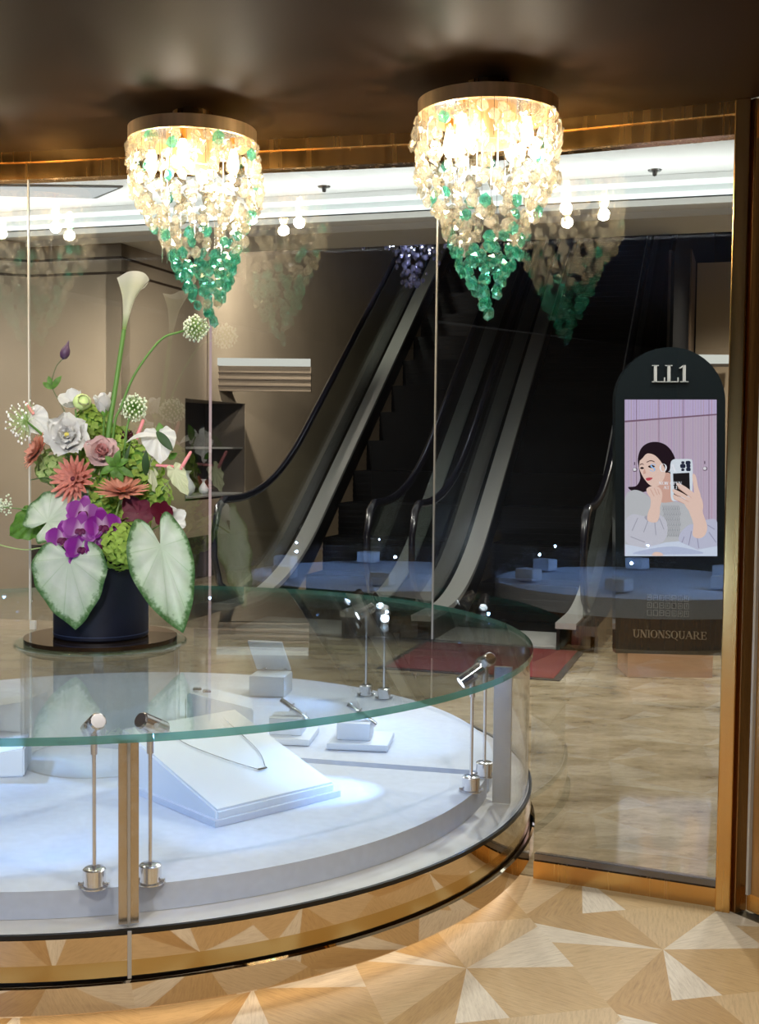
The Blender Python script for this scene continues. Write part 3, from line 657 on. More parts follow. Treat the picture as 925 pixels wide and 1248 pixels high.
shape((198, 198, 222), [(440, 1020), (500, 960), (560, 950), (640, 920), (697, 940), (697, 1110), (600, 1135), (470, 1120), (436, 1080)])               # right sleeve
for x0, y0, x1, y1 in ((520, 1000, 500, 1100), (560, 1050, 570, 1120), (640, 1010, 690, 1080), (630, 960, 680, 990), (470, 1040, 450, 1090)): line2((160, 158, 186), x0, y0, x1, y1, 6)
shape(SK, [(500, 850), (530, 800), (585, 800), (600, 880), (628, 970), (612, 1030), (570, 1052), (528, 1030), (532, 950)])                               # wrist
shape((226, 232, 244), [(374, 545), (392, 508), (440, 504), (500, 504), (526, 520), (528, 640), (520, 760), (490, 790), (420, 794), (380, 780), (376, 660)])   # phone
shape((36, 32, 34), [(392, 604), (505, 598), (510, 740), (480, 766), (398, 762)], False)
for x, y, r_ in ((460, 552, 15), (460, 578, 9), (496, 530, 14), (498, 552, 12), (498, 575, 13), (460, 528, 9)): shape((40, 44, 66), [(x - r_, y - r_ * .8), (x + r_, y - r_ * .8), (x + r_, y + r_ * .8), (x - r_, y + r_ * .8)])
for pts in ([(418, 668), (470, 690), (540, 740), (580, 770), (560, 800), (500, 755), (430, 700)], [(392, 712), (450, 735), (520, 780), (530, 810), (470, 775), (400, 740)], [(398, 750), (450, 775), (510, 806), (500, 826), (440, 800), (396, 775)],
            [(526, 612), (548, 620), (566, 700), (584, 770), (548, 780), (534, 700)], [(470, 790), (540, 760), (586, 770), (598, 850), (540, 890), (492, 850)]): shape(SK, pts)
for x0, y0, x1, y1 in ((425, 702, 520, 772), (400, 742, 500, 800), (396, 778, 470, 812)): line2(SK2, x0, y0, x1, y1, 4)
shape((214, 222, 244), [(62, 1092), (200, 1120), (340, 1080), (430, 1072), (560, 1130), (697, 1105), (697, 1175), (62, 1175)], False)
shape((188, 196, 226), [(120, 1160), (260, 1120), (420, 1110), (600, 1150), (500, 1162)]); shape(SK, [(250, 1160), (270, 1146), (310, 1152), (322, 1172), (250, 1172)])
scr = obj('screen', sb, SM, kt, label='lit screen showing a woman taking a mirror selfie')
b = B()
for c_, x, col in (('S', 232, 0), ('O', 298, 1), ('A', 362, 1)):
    pass
def KS(x, y, d): return K(*V2(x, y), d)
zt_ = .003 + layer[0] * .00006 + .0006
tb, tw = emit('text_blue', (160, 200, 250), .72), emit('text_white', (240, 240, 250), .75)
letters(b, 'S', KS, 232, 272, 590, 54, (zt_, zt_ + .0004)); obj('screen_letter', b, tb, scr)
for txt, x0, x1, yb, hh in (('O', 298, 350, 592, 56), ('A', 362, 414, 592, 54), ('NOW OPEN', 294, 452, 682, 22), ('AT LL1', 326, 420, 712, 22)):
    b = B(); letters(b, txt, KS, x0, x1, yb, hh, (zt_, zt_ + .0004)); obj('screen_letter' if len(txt) < 2 else 'screen_caption', b, tw, scr)
# ================================================================ ROUND DISPLAY CASE
def zh(h): return (HF - h) * S
CC = Vector((CAS.x * S, CAS.y * S, 0))
ZT, ZTB, ZB, ZP = zh(.4985), zh(.513), zh(.8407), zh(.793)
ca = thing('display_case', 'large round glass-topped jewellery display case with a mirrored rose-gold base', 'display case', (CC.x, CC.y, 0))
wd = Vector((dB.x, dB.y, 0)); wang = math.atan2(dB.y, dB.x)
# frame(Z_) gives some side vector: measure lathe angles from it
_s, _u, _d = frame(Z_)
def lang(world_angle):                       # lathe angle of a world direction
    v = Vector((math.cos(world_angle), math.sin(world_angle), 0)); return math.atan2(v.dot(_u), v.dot(_s))
def half(bm, prof_, a0, a1, n=72, mi=0, cap=True):
    lathe(bm, prof_, CC, Z_, n, a0, a1, mi)
RT = R_TOP * S
def half_disc(bm, r, z0, z1, side, gap, n=64, bev=0):       # side -1: towards us
    pts = []
    for i in range(n + 1):
        a = wang + (PI if side < 0 else 0) + PI * i / n
        pts.append(Vector((math.cos(a) * r, math.sin(a) * r, 0)))
    nrm = Vector((wd.y, -wd.x, 0)) * (1 if side < 0 else -1)
    pts = [CC + p + nrm * gap + Z_ * z0 for p in pts if True]
    fs = prism(bm, pts, Z_ * (z1 - z0)); return fs
for side in (-1, 1):
    b = B(); fs = half_disc(b, RT, ZTB, ZT, side, .002)
    for f in fs[2:-1]: f.material_index = 1
    b.faces.ensure_lookup_table()
    obj('top_glass', b, [M['top_glass'], M['edge']], ca, 30)
# cylinder glass in four curved sheets between the posts
for q in range(4):
    b = B(); a0 = lang(math.radians(-75.3 + q * 90)); a1 = a0 + PI / 2
    r1 = 1.088 * S; n = 40
    lathe(b, [(r1, ZB + .002), (r1, ZTB - .001)], CC, Z_, n, a0 + .002, a1 - .002)
    bmesh.ops.solidify(b, geom=list(b.faces), thickness=.006); obj('wall_glass', b, M['case_glass'], ca, 30)
for wa in (-75.3, 104.7):                            # flat double bars at the sheet joints
    a = math.radians(wa); rad = Vector((math.cos(a), math.sin(a), 0)); tn = Vector((-rad.y, rad.x, 0)); zm = (ZB + ZTB) / 2 - .001
    b = B()
    box(b, CC + rad * (1.070 * S) + Z_ * zm, tn, rad, Z_, .046, .010, ZTB - ZB - .003, .002); obj('post', b, M['post_brass'], ca)
    b = B(); box(b, CC + rad * (1.080 * S) + Z_ * zm, tn, rad, Z_, .006, .012, ZTB - ZB - .003); obj('joint_seal', b, M['satin'], ca)
for sg, th_ in ((1, -17.0), (-1, 180 - 8)):      # flat bars under the shop glass
    a = math.radians(th_); rad = Vector((math.cos(a), math.sin(a), 0)); zm = (ZB + ZTB) / 2 - .001
    b = B(); box(b, CC + rad * (1.045 * S) + Z_ * zm, wd, Vector((wd.y, -wd.x, 0)), Z_, .056, .014, ZTB - ZB - .003, .002); obj('post', b, M['satin'], ca)
for wa in (-75.3, 104.7, 14.7, 194.7):
    a = math.radians(wa); rad = Vector((math.cos(a), math.sin(a), 0)); tn = Vector((-rad.y, rad.x, 0))
    b = B(); box(b, CC + rad * (1.1025 * S) + Z_ * (zh(.84) + zh(.925)) / 2, tn, rad, Z_, .009, .008, zh(.842) - zh(.925), .001); obj('joint_strip', b, M['satin'], ca)
n = 128
b = B(); lathe(b, [(.3, ZB - .03), (1.094 * S, ZB - .03), (1.094 * S, ZB - .004), (.3, ZB - .004)], CC, Z_, n); obj('ledge', b, M['ledge'], ca, 30)
b = B(); lathe(b, [(1.094 * S, ZB - .008), (1.1015 * S, ZB - .008), (1.1015 * S, ZB + .002), (1.094 * S, ZB + .002), (1.094 * S, ZB - .008)], CC, Z_, n); obj('gasket', b, M['black'], ca, 30)
b = B(); lathe(b, [(1.06 * S, ZB - .010), (1.1005 * S, ZB - .010), (1.1005 * S, zh(.893)), (1.06 * S, zh(.893))], CC, Z_, n); obj('mirror_band', b, M['rose_brass'], ca, 30)
b = B(); lathe(b, [(1.05 * S, zh(.893)), (1.098 * S, zh(.8935)), (1.098 * S, zh(.922)), (1.05 * S, zh(.922))], CC, Z_, n); obj('gold_strip', b, M['gold_strip'], ca, 30)
b = B(); lathe(b, [(1.0 * S, zh(.922)), (1.094 * S, zh(.922)), (1.094 * S, zh(.9262)), (1.0 * S, zh(.9262))], CC, Z_, n); obj('shadow_gap', b, M['black'], ca, 30)
b = B(); lathe(b, [(.98 * S, zh(.926)), (1.106 * S, zh(.926)), (1.111 * S, zh(.929)), (1.111 * S, zh(.975)), (1.106 * S, zh(.979)), (.98 * S, zh(.979))], CC, Z_, n); obj('foot_ring', b, M['rose_brass'], ca, 30)
b = B(); lathe(b, [(.3, .0), (1.0 * S, .0), (1.0 * S, zh(.9788)), (.3, zh(.9788))], CC, Z_, n); obj('toe_kick', b, M['brass_dark'], ca, 30)
b = B(); lathe(b, [(1.035 * S, zh(.9795)), (1.05 * S, zh(.9795)), (1.05 * S, zh(.984)), (1.035 * S, zh(.984)), (1.035 * S, zh(.9795))], CC, Z_, n); obj('toe_light', b, M['toe_led'], ca)
for side in (-1, 1):
    b = B(); fs = half_disc(b, 1.0 * S, ZB - .003, ZP, side, .028, 96); obj('display_platform', b, M['white'], ca, 30)
# ---------------- glass riser in the middle, brown mirrored tray, vase
RC = Vector((-.695 * S, 2.965 * S, 0))
b = B(); r0 = .195 * S
lathe(b, [(r0, ZP + .002), (r0, ZTB - .002), (r0 - .012, ZTB - .002), (r0 - .012, ZP + .002), (r0, ZP + .002)], RC, Z_, 64)
ri = obj('glass_riser', b, M['riser_glass'], None, 40); tag(ri, 'clear glass cylinder standing inside the case right under the vase', 'riser')
tr_ = thing('round_tray', 'round brown mirrored tray with a glass rim under the dark vase', 'tray', (RC.x, RC.y, ZT))
b = B(); lathe(b, [(0, ZT + .008), (.188 * S, ZT + .008), (.188 * S, ZT + .022), (0, ZT + .022)], RC, Z_, 72); obj('mirror_plate', b, M['mirror_brown'], tr_, 30)
b = B(); lathe(b, [(0, ZT + .0005), (.208 * S, ZT + .0005), (.212 * S, ZT + .004), (.208 * S, ZT + .0075), (0, ZT + .0075)], RC, Z_, 72); obj('glass_plate', b, [glass('tray_glass', (.82, .93, .90), .10)], tr_, 30)
# ---------------- spotlights on stems
def on_plat(px, py, h=.793): return onh(px, py, h)
def spotlight(px, py, hz, dirv, label, lit=False, energy=6, target=None, ang=58):
    base = on_plat(px, py); base.z = ZP + .0008
    t = thing('display_spotlight', label, 'spotlight', base, 'chrome spotlights in the display case')
    b = B(); lathe(b, [(0, 0), (.033, 0), (.033, .003), (.0265, .004), (.0265, .042), (.023, .045), (.008, .046), (0, .046)], base, Z_, 24); obj('base', b, M['chrome'], t, 40)
    for s_ in (-1, 1):
        b = B(); lathe(b, [(0, 0), (.004, 0), (.004, .008), (.0055, .008), (.0055, .011), (0, .011)], base + Vector((s_ * .0255, -.004, .007)), Vector((s_, -.2, 0)), 10); obj('set_screw', b, M['chrome'], t, 40)
    top = base + Z_ * hz; b = B(); tube(b, [base + Z_ * .044, top - Z_ * .05], .005, 12); tube(b, [top - Z_ * .06, top], .0088, 12); obj('stem', b, M['chrome'], t, 40)
    dv = Vector(dirv).normalized(); piv = top + Z_ * .008
    b = B(); h0 = piv - dv * .035
    lathe(b, [(0, 0), (.017, 0), (.0205, .004), (.0205, .080), (.0185, .082), (.0175, .076), (0, .076)], h0, dv, 28); lh = obj('lamp_head', b, M['chrome'], t, 40)
    b = B(); lathe(b, [(0, .0768), (.0165, .0768), (.013, .079), (0, .0795)], h0, dv, 20); obj('lens', b, M['lamp_white'], lh, 40)
    s_, u_, _ = frame(dv); b = B(); lathe(b, [(0, -.0225), (.006, -.0225), (.006, .0225), (0, .0225)], piv, s_, 12); obj('pivot', b, M['satin'], t, 40)
    tgt = Vector(target) if target is not None else h0 + dv
    spot('spot_beam', h0 + dv * .084, tgt, energy, (.28, .54, 1.0), ang, .8, .008)
    return t
neck_t = at(300, 950, 2.70)
LB = 4.2
spotlight(115, 1081, .372, (-.45, .75, -.45), 'chrome spotlight on a thin stem just left of the front brass post of the case', energy=LB, target=at(20, 1000, 2.45), ang=95)
spotlight(183, 1076, .368, (.55, .72, -.45), 'chrome spotlight on a thin stem just right of the front brass post of the case', energy=LB, target=at(330, 965, 2.62), ang=80)
spotlight(574, 964, .345, (-.80, -.30, -.52), 'tilted chrome spotlight at the right end of the case, nearer of the pair there', energy=LB * 4.2, target=at(380, 960, 2.70), ang=42)
spotlight(590, 946, .355, (-.35, .85, -.40), 'chrome spotlight at the right end of the case, farther of the pair, head turned away', energy=LB * .8, target=at(430, 850, 3.4), ang=90)
spotlight(446, 848, .345, (-.80, -.35, -.40), 'chrome spotlight at the back of the case aimed left towards the open ring box', energy=LB * 1.6, target=at(340, 850, 3.55), ang=70)
spotlight(468, 852, .345, (-.02, -.93, -.34), 'lit spotlight at the back of the case shining straight at the viewer', energy=LB * 1.3, target=at(420, 905, 3.1), ang=70)
spotlight(-60, 925, .35, (.75, -.25, -.45), 'chrome spotlight at the far left of the case, beyond the left picture edge', energy=LB * 1.3, target=at(60, 960, 2.7), ang=100)
# LED row under the back and side rims of the case (daylight white)
for k_, wa in enumerate((20, 60, 120, 160, 215, 250, 290, 330)):
    a = math.radians(wa); v = CC + Vector((math.cos(a), math.sin(a), 0)) * (1.0 * S) + Z_ * (ZTB - .03)
    point('case_led', v, .62, (.20, .42, 1.0), .006)
# ---------------- necklace stand (sloped slab) and necklace
F = onh(264, 1006, .791); F.z = ZP + .001; Rr = onh(408, 970, .791); Rr.z = ZP + .001
e1 = (Rr - F); e1.z = 0; w1 = e1.length; e1.normalize(); e2 = Vector((-e1.y, e1.x, 0)); L1 = .50
if e2.y < 0: e2 = -e2
th0, th1 = .042, .175
ns = thing('necklace_stand', 'large white sloped display slab carrying a fine necklace in the lit case', 'display stand', F)
b = B(); prism(b, [F, F + e2 * L1, F + e2 * L1 + Z_ * th1, F + Z_ * th0], e1 * w1); bmesh.ops.bevel(b, geom=list(b.edges), offset=.006, segments=2, affect='EDGES'); obj('slab', b, M['white_gloss'], ns, 40)
b = B(); lip = [F - e2 * .012, F + e2 * (L1 + .0), F + e2 * L1 + Z_ * .018, F - e2 * .012 + Z_ * .018]
prism(b, [p - e1 * .012 for p in lip], e1 * (w1 + .024)); obj('base_board', b, M['white'], ns)
def onslab(u, v): return F + e1 * (w1 * u) + e2 * (L1 * v) + Z_ * (th0 + (th1 - th0) * v + .004)
nl = thing('necklace', 'fine silver chain necklace with a small pendant on the sloped slab', 'necklace', onslab(.55, .3))
b = B(); tube(b, smoothpts([onslab(.30, .90), onslab(.30, .70), onslab(.44, .45), onslab(.58, .275)], 8), .0012, 6); tube(b, smoothpts([onslab(.80, .88), onslab(.78, .68), onslab(.74, .45), onslab(.64, .275)], 8), .0012, 6); obj('chain', b, M['silver'], nl, 60)
b = B()
for k_ in range(5): lathe(b, [(0, 0), (.0045, .001), (.0035, .004), (0, .006)], onslab(.58 + k_ * .015, .272), Z_, 8)
obj('pendant', b, M['silver'], nl, 30)
# ---------------- ring box with open lid
v0 = at(303, 845, 3.72); v0.z = ZP + .001
rb = thing('ring_box', 'white cube-shaped ring box with its lid propped open in the case', 'box', v0)
ax = Vector((1, -.18, 0)).normalized(); ay = Vector((.18, 1, 0)).normalized()
b = B(); c = v0 + ax * .075 + ay * .07 + Z_ * .042; box(b, c, ax, ay, Z_, .150, .14, .084, .006); obj('body', b, M['white_gloss'], rb, 40)
b = B(); hl = v0 + ax * .075 + ay * .14 + Z_ * .088; lu = (Vector((0, -.0, 1)) + ay * -.0 - ax * .35).normalized(); box(b, hl - ax * .01 + lu * .06 + ay * .01, ax, (ay + Z_ * .5), lu, .15, .014, .125, .004); obj('lid', b, M['white_gloss'], rb, 40)
for s_ in (-1, 1):
    b = B(); lathe(b, [(0, -.008), (.006, -.008), (.006, .008), (0, .008)], hl + ax * s_ * .045, ax, 10); obj('hinge', b, M['silver'], rb, 40)
# ---------------- ring stands: tray, block, slanted rod with a ring
def ring_stand(px, py, Y, label, tw=.21):
    v = at(px, py, Y); v.z = ZP + .001
    t = thing('ring_stand', label, 'display stand', v, 'ring stands in the display case')
    ax = Vector((1, -.12, 0)).normalized(); ay = Vector((.12, 1, 0)).normalized()
    b = B(); box(b, v + Z_ * .012, ax, ay, Z_, tw, .20, .024, .006); obj('tray', b, M['white_gloss'], t, 40)
    b = B(); box(b, v + ax * -.02 + Z_ * .054, ax, ay, Z_, .115, .11, .06, .005); obj('block', b, M['white_gloss'], t, 40)
    b = B(); p0 = v + ax * -.05 + ay * .01 + Z_ * .135; p1 = v + ax * .055 - ay * .02 + Z_ * .072; box(b, (p0 + p1) / 2, p1 - p0, ay, (p1 - p0).cross(ay), (p1 - p0).length, .018, .016, .004); obj('rod', b, M['silver'], t, 40)
    m_ = (p0 * .6 + p1 * .4)
    b = B(); dd = (p1 - p0).normalized(); s_, u_, _ = frame(dd); tube(b, [m_ + (s_ * math.cos(a) + u_ * math.sin(a)) * .016 for a in [2 * PI * i / 20 for i in range(21)]], .0022, 6); obj('ring', b, M['silver'], t, 60)
ring_stand(358, 893, 3.18, 'small white ring stand with a slanted bar, nearer the ring box', .15)
ring_stand(440, 905, 3.13, 'small white ring stand with a slanted bar on a wide tray, nearest the back spotlights')
# ---------------- white wedge blocks at the left
def wedge(px, py, Y, w_, l_, t0, t1, ang, label):
    v = at(px, py, Y); v.z = ZP + .001; a = math.radians(ang); ax = Vector((math.cos(a), math.sin(a), 0)); ay = Vector((-ax.y, ax.x, 0))
    t = thing('display_wedge', label, 'display stand', v)
    b = B(); prism(b, [v, v + ax * l_, v + ax * l_ + Z_ * t1, v + Z_ * t0], ay * w_); bmesh.ops.bevel(b, geom=list(b.edges), offset=.005, segments=2, affect='EDGES'); obj('block', b, M['white_gloss'], t, 40)
    b = B(); prism(b, [v - ax * .004, v - ax * .004 + Z_ * t0 * .8, v - ax * .004 + ay * .02 + Z_ * t0 * .8, v - ax * .004 + ay * .02], -ax * .003); obj('end_tab', b, M['mirror_brown'], t)
    return v, ax, ay, t
v, ax, ay, _ = wedge(228, 874, 3.30, .20, .24, .125, .06, 8, 'white wedge block with a sloped top beside the glass riser, small jewels on it')
er = thing('earrings', 'small pair of sparkling earrings on top of the wedge block', 'earrings', v + ax * .05 + Z_ * .116)
for k_ in range(2):
    b = B(); p = v + ax * (.035 + .035 * k_) + ay * .06 + Z_ * (.120 - .009 * k_)
    for j in range(3): lathe(b, [(0, 0), (.008, .003), (.006, .010), (0, .014)], p + ax * (j - 1) * .009, Z_, 8)
    obj('earring', b, M['silver'], er, 30)
wedge(-55, 868, 3.25, .20, .26, .06, .11, -12, 'white wedge block at the left end of the case behind the riser')
wedge(-70, 962, 2.75, .20, .24, .05, .09, 10, 'low white wedge block at the left end of the case in front of the riser')
# ================================================================ CHANDELIERS
def bead_mesh(name, mat, seed):
    rnd = random.Random(seed); bm = B(); bmesh.ops.create_icosphere(bm, subdivisions=1, radius=1)
    for v in bm.verts: v.co = Vector((v.co.x * .0190, v.co.y * .0115, v.co.z * .0205)) * rnd.uniform(.9, 1.1)
    me = bpy.data.meshes.new(name); bm.to_mesh(me); bm.free(); me.materials.append(mat); return me
BM = {'c': [bead_mesh('crystal_bead', M['bead_clear'], i) for i in range(4)], 'g': [bead_mesh('crystal_bead', M['bead_green'], i + 9) for i in range(3)]}
PROF = [(.000, .142), (.06, .150), (.11, .149), (.141, .142), (.17, .124), (.20, .104), (.245, .082), (.30, .062), (.34, .040), (.375, .018), (.41, .008)]
def prof_r(h):
    for (h0, r0), (h1, r1) in zip(PROF, PROF[1:]):
        if h0 <= h <= h1: return r0 + (r1 - r0) * (h - h0) / (h1 - h0)
    return PROF[-1][1]
def chandelier(X, Y, label, seed, lean=0, lamp=1.0, gs=.245):
    rnd = random.Random(seed); hb = -.688; zb = zh(hb); c = Vector((X * S, Y * S, 0)); R = .146 * S
    t = thing('chandelier', label, 'chandelier', (c.x, c.y, cz), 'crystal chandeliers at the shop ceiling')
    b = B(); lathe(b, [(R - .012, zb), (R, zb), (R, zh(-.717)), (0, zh(-.717)), (0, zh(-.712)), (R - .012, zh(-.712)), (R - .012, zb)], c, Z_, 72); obj('ceiling_plate', b, M['rose_brass'] if False else M['brass_plate'], t, 30)
    b = B(); lathe(b, [(0, zh(-.7165)), (.06, zh(-.7165)), (.06, cz), (0, cz)], c, Z_, 24); obj('canopy', b, M['brass_dark'], t, 30)
    b = B(); lathe(b, [(0, zb + .030), (R * .8, zb + .030), (R * .8, zb + .024), (0, zb + .024)], c, Z_, 40); obj('reflector_plate', b, M['chrome'], t, 30)
    b = B(); lathe(b, [(.060 * S, zb + .024), (.060 * S, zb - .075), (.056 * S, zb - .075), (.056 * S, zb + .024)], c, Z_, 40); obj('inner_drum', b, M['brass_plate'], t, 30)
    for k_ in range(4):
        a = k_ * PI / 2 + .5 + seed; p = c + Vector((math.cos(a), math.sin(a), 0)) * (.095 * S) + Z_ * (zb - .065)
        b = B(); lathe(b, [(0, .045), (.011, .045), (.011, .078), (0, .078)], p, Z_, 12); so = obj('socket', b, M['brass'], t, 40)
        b = B(); lathe(b, [(0, -.03), (.008, -.026), (.015, -.012), (.017, .0), (.014, .02), (.009, .045), (0, .046)], p, Z_, 16); obj('bulb', b, M['bulb'], so, 60)
        point('bulb_light', p - Z_ * .045, 3.3 * lamp, (1, .89, .72), .02)
    # beads: strands all the way round, tapering to a tip
    items = []; h = .012; row = 0
    while h < .405:
        r = prof_r(h); pitch = .0275; cnt = max(1, int(2 * PI * r / pitch * .80))
        for j in range(cnt):
            a = 2 * PI * (j + .5 * (row % 2)) / cnt + rnd.uniform(-.12, .12)
            rr = r * rnd.uniform(.90, 1.04); hh = h + rnd.uniform(-.005, .005)
            pg = .05 if h < .15 else (.13 if h < gs else (.5 if h < gs + .03 else .9))
            items.append((c + Vector((math.cos(a) * rr, math.sin(a) * rr, 0)) * S + Z_ * (zb - hh * S) + Vector((lean * hh * S, 0, 0)), 'g' if rnd.random() < pg else 'c', a))
        h += .0225 if h < .3 else .020; row += 1
    items.sort(key=lambda it: it[0].y)
    rest = {'c': B(), 'g': B()}
    for i, (p, kd, a) in enumerate(items):
        rot = Matrix.Rotation(rnd.uniform(-.9, .9) + a + PI / 2, 4, 'Z') @ Matrix.Rotation(rnd.uniform(-.5, .5), 4, 'X') @ Matrix.Rotation(rnd.uniform(-.5, .5), 4, 'Y'); sc_ = rnd.uniform(.85, 1.12)
        if i < 98 and lamp > .5 and X > -.9:
            o = bpy.data.objects.new('crystal_bead', BM[kd][i % 3]); C.objects.link(o); o.parent = t; o.location = p - t.location; o.rotation_euler = rot.to_euler(); o.scale = (sc_,) * 3
            if kd == 'g': o['label'] = 'green crystal bead'
        else:
            m2 = Matrix.Translation(p) @ rot @ Matrix.Scale(sc_, 4); k0 = len(rest[kd].verts)
            tmp = BM[kd][i % 3]; vs = [rest[kd].verts.new(m2 @ v.co) for v in tmp.vertices]
            for f in tmp.polygons: rest[kd].faces.new([vs[q] for q in f.vertices])
    o = obj('crystal_beads', rest['c'], M['bead_clear'], t); o['kind'] = 'stuff'
    o = obj('green_crystal_beads', rest['g'], M['bead_green'], t); o['kind'] = 'stuff'
    # hanging wires
    b = B()
    for j in range(36):
        a = 2 * PI * j / 36; r = .147; p = c + Vector((math.cos(a) * r, math.sin(a) * r, 0)) * S
        tube(b, [p + Z_ * (zb + .002), p + Z_ * (zb - .075 * S)], .0006, 4)
    for j in range(14):
        a = 2 * PI * j / 14; r = .07; p = c + Vector((math.cos(a) * r, math.sin(a) * r, 0)) * S
        tube(b, [p + Z_ * (zb + .03), p + Z_ * (zb - .27 * S)], .0006, 4)
    o = obj('wires', b, M['silver'], t)
    return t
M['brass_plate'] = pr('bronze_plate', (214, 180, 132), .38, .6, .18, 3, stretch=(9, 9, .3))
chandelier(-.437, 2.765, 'left of the two crystal chandeliers, its green tip above the arching flower stem', 1, .10, 1.0, .215)
chandelier(.217, 2.52, 'right of the two crystal chandeliers, hanging higher in front of the escalators', 2, 0)
chandelier(-1.10, 2.93, 'crystal chandelier beyond the left picture edge, seen as a reflection in the glass', 3, 0)
# cluster of violet crystals hanging in the mall
rnd = random.Random(12); cl = thing('crystal_pendant', 'cluster of violet crystals hanging above the top of the left escalator', 'pendant', at(503, 285, 8.4), None)
b = B()
for i in range(150):
    u = rnd.random(); yy = 288 + 62 * u ** 1.3; xx = 503 + rnd.gauss(0, 1) * (20 * (1 - u) + 5); p = at(xx, yy, 8.4 + rnd.uniform(-.12, .12)); r = rnd.uniform(.015, .026)
    mt = Matrix.Translation(p) @ Matrix.Rotation(rnd.uniform(0, 6), 4, 'Z') @ Matrix.Diagonal((r, r * .7, r * 1.1, 1)); bmesh.ops.create_icosphere(b, subdivisions=1, radius=1, matrix=mt)
o = obj('crystals', b, M['bead_violet'], cl); o['kind'] = 'stuff'
b = B(); p = at(503, 284, 8.4); lathe(b, [(0, 0), (.11, 0), (.11, .03), (0, .03)], p, Z_, 24); tube(b, [p, Vector((p.x, p.y, 4.0))], .006, 8); obj('mount', b, M['steel_dark'], cl, 40)
point('pendant_light', at(503, 300, 8.2), 3.5, (.8, .85, 1), .05)
# ================================================================ small mall things
b = B(); vs_ = E(AW + .012, 8.42, 0); lathe(b, [(0, 0), (.014, 0), (.014, (HF + 1.16) * S), (0, (HF + 1.16) * S)], E(AW + .03, 8.42, .002), Z_, 14)
o = obj('light_tube', b, M['pink_strip'], None, 40); tag(o, 'tall thin pinkish light tube standing against the taupe wall', 'light')
def shelf(z, label, d0=.0):
    b = B(); box(b, fl_(8.6, z, -.22), E(0, 1, 0) - E(0, 0, 0), E(1, 0, 0) - E(0, 0, 0), Z_, 1.08 * S, .40, .02, .003); o = obj('shelf', b, M['satin'], None); tag(o, label, 'shelf', None)
shelf(zn0 + .03, 'lower shelf in the neighbouring shop niche, under the white vases'); shelf(zn0 + .52, 'upper steel shelf in the neighbouring shop niche')
def vase(bpos, z, s_, tilt, label):
    p = fl_(bpos, z, -.16); b = B(); ax = Vector((tilt, 0, 1)).normalized()
    lathe(b, [(0, 0), (.035, 0), (.075, .04), (.085, .09), (.05, .15), (.022, .19), (.022, .22), (.05, .25), (.046, .25), (.018, .22), (0, .21)], p, Z_, 20); bmesh.ops.scale(b, vec=(s_, s_, s_), verts=b.verts, space=Matrix.Translation(-p)); o = obj('vase', b, M['vase_white'], None, 60); tag(o, label, 'vase', 'white vases in the shop niche')
vase(8.33, zn0 + .041, 1.0, 0, 'white flared vase on the niche shelf, nearest the flowers'); vase(8.62, zn0 + .041, .62, 0, 'smaller white vase on the niche shelf, beyond the flared one')
def reflection_bar(x0, x1, y0, y1, Y, label):  # glowing bar standing in for a streak reflected in the glass, no lamp
    t = thing('reflection_bar', label, 'light', at((x0 + x1) / 2, y1, Y)); p = at(x0, y1, Y); q = at(x1, y1, Y); zt = at(x0, y0, Y).z
    b = B(); prism(b, [p, q, Vector((q.x, q.y, zt)), Vector((p.x, p.y, zt))], (0, .05, 0)); obj('diffuser', b, M['strip'], t)
    b = B(); prism(b, [p + Z_ * -.03 + Y_ * .004, q + Z_ * -.03 + Y_ * .004, q - Z_ * .002 + Y_ * .004, p - Z_ * .002 + Y_ * .004], (0, .05, 0)); obj('under_bar', b, M['taupe_dark'], t)
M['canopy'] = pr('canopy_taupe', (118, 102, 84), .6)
cp = thing('slatted_standin', 'slatted taupe stand-in box with a glowing bar for a reflected streak, on the wall left of the escalator', 'canopy', at(317, 475, 9.5))  # made-up box carrying a glowing bar that imitates a reflected streak
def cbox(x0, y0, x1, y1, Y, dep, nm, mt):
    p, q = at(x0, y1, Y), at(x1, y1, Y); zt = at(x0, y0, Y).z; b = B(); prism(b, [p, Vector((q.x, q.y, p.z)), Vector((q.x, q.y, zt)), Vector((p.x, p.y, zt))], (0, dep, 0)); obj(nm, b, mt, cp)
cbox(254, 436, 378, 445, 9.42, .06, 'reflection_bar', M['strip']); cbox(250, 446, 379, 476, 9.45, .10, 'panel', M['canopy'])
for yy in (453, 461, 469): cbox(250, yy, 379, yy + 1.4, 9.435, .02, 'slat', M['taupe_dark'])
reflection_bar(848, 900, 432, 443, 9.35, 'white glowing bar standing in for a reflected streak on the beige wall behind the kiosk')
for px, py, l_ in ((395, 229, 'small grey sprinkler head in the mall ceiling between the chandeliers'), (798, 209, 'small grey sprinkler head in the mall ceiling above the kiosk')):
    p = onh(px, py - 2, -1.5); p.z = zU - .0005; t = thing('sprinkler', l_, 'sprinkler', p, 'sprinkler heads in the mall ceiling')
    b = B(); lathe(b, [(0, 0), (.05, 0), (.045, -.008), (.018, -.012), (.014, -.04), (0, -.045)], p, Z_, 16); obj('head', b, M['steel_dark'], t, 40)
# recessed ceiling tray at the left
b = B(); p = [onh(-40, 236, -1.5), onh(118, 240, -1.5), onh(150, 226, -1.5), onh(-40, 224, -1.5)]
t = thing('ceiling_panel', 'framed recessed light panel in the mall ceiling, upper left', 'light', sum(p, Vector()) / 4)
prism(b, [Vector((q.x, q.y, zU - .001)) for q in p], (0, 0, -.012)); obj('frame', b, M['steel_dark'], t)
b = B(); cen = sum(p, Vector()) / 4; prism(b, [Vector((cen.x + (q.x - cen.x) * .93, cen.y + (q.y - cen.y) * .86, zU - .0135)) for q in p], (0, 0, -.004)); obj('diffuser', b, emit('panel_white', (240, 244, 244), .6), t)
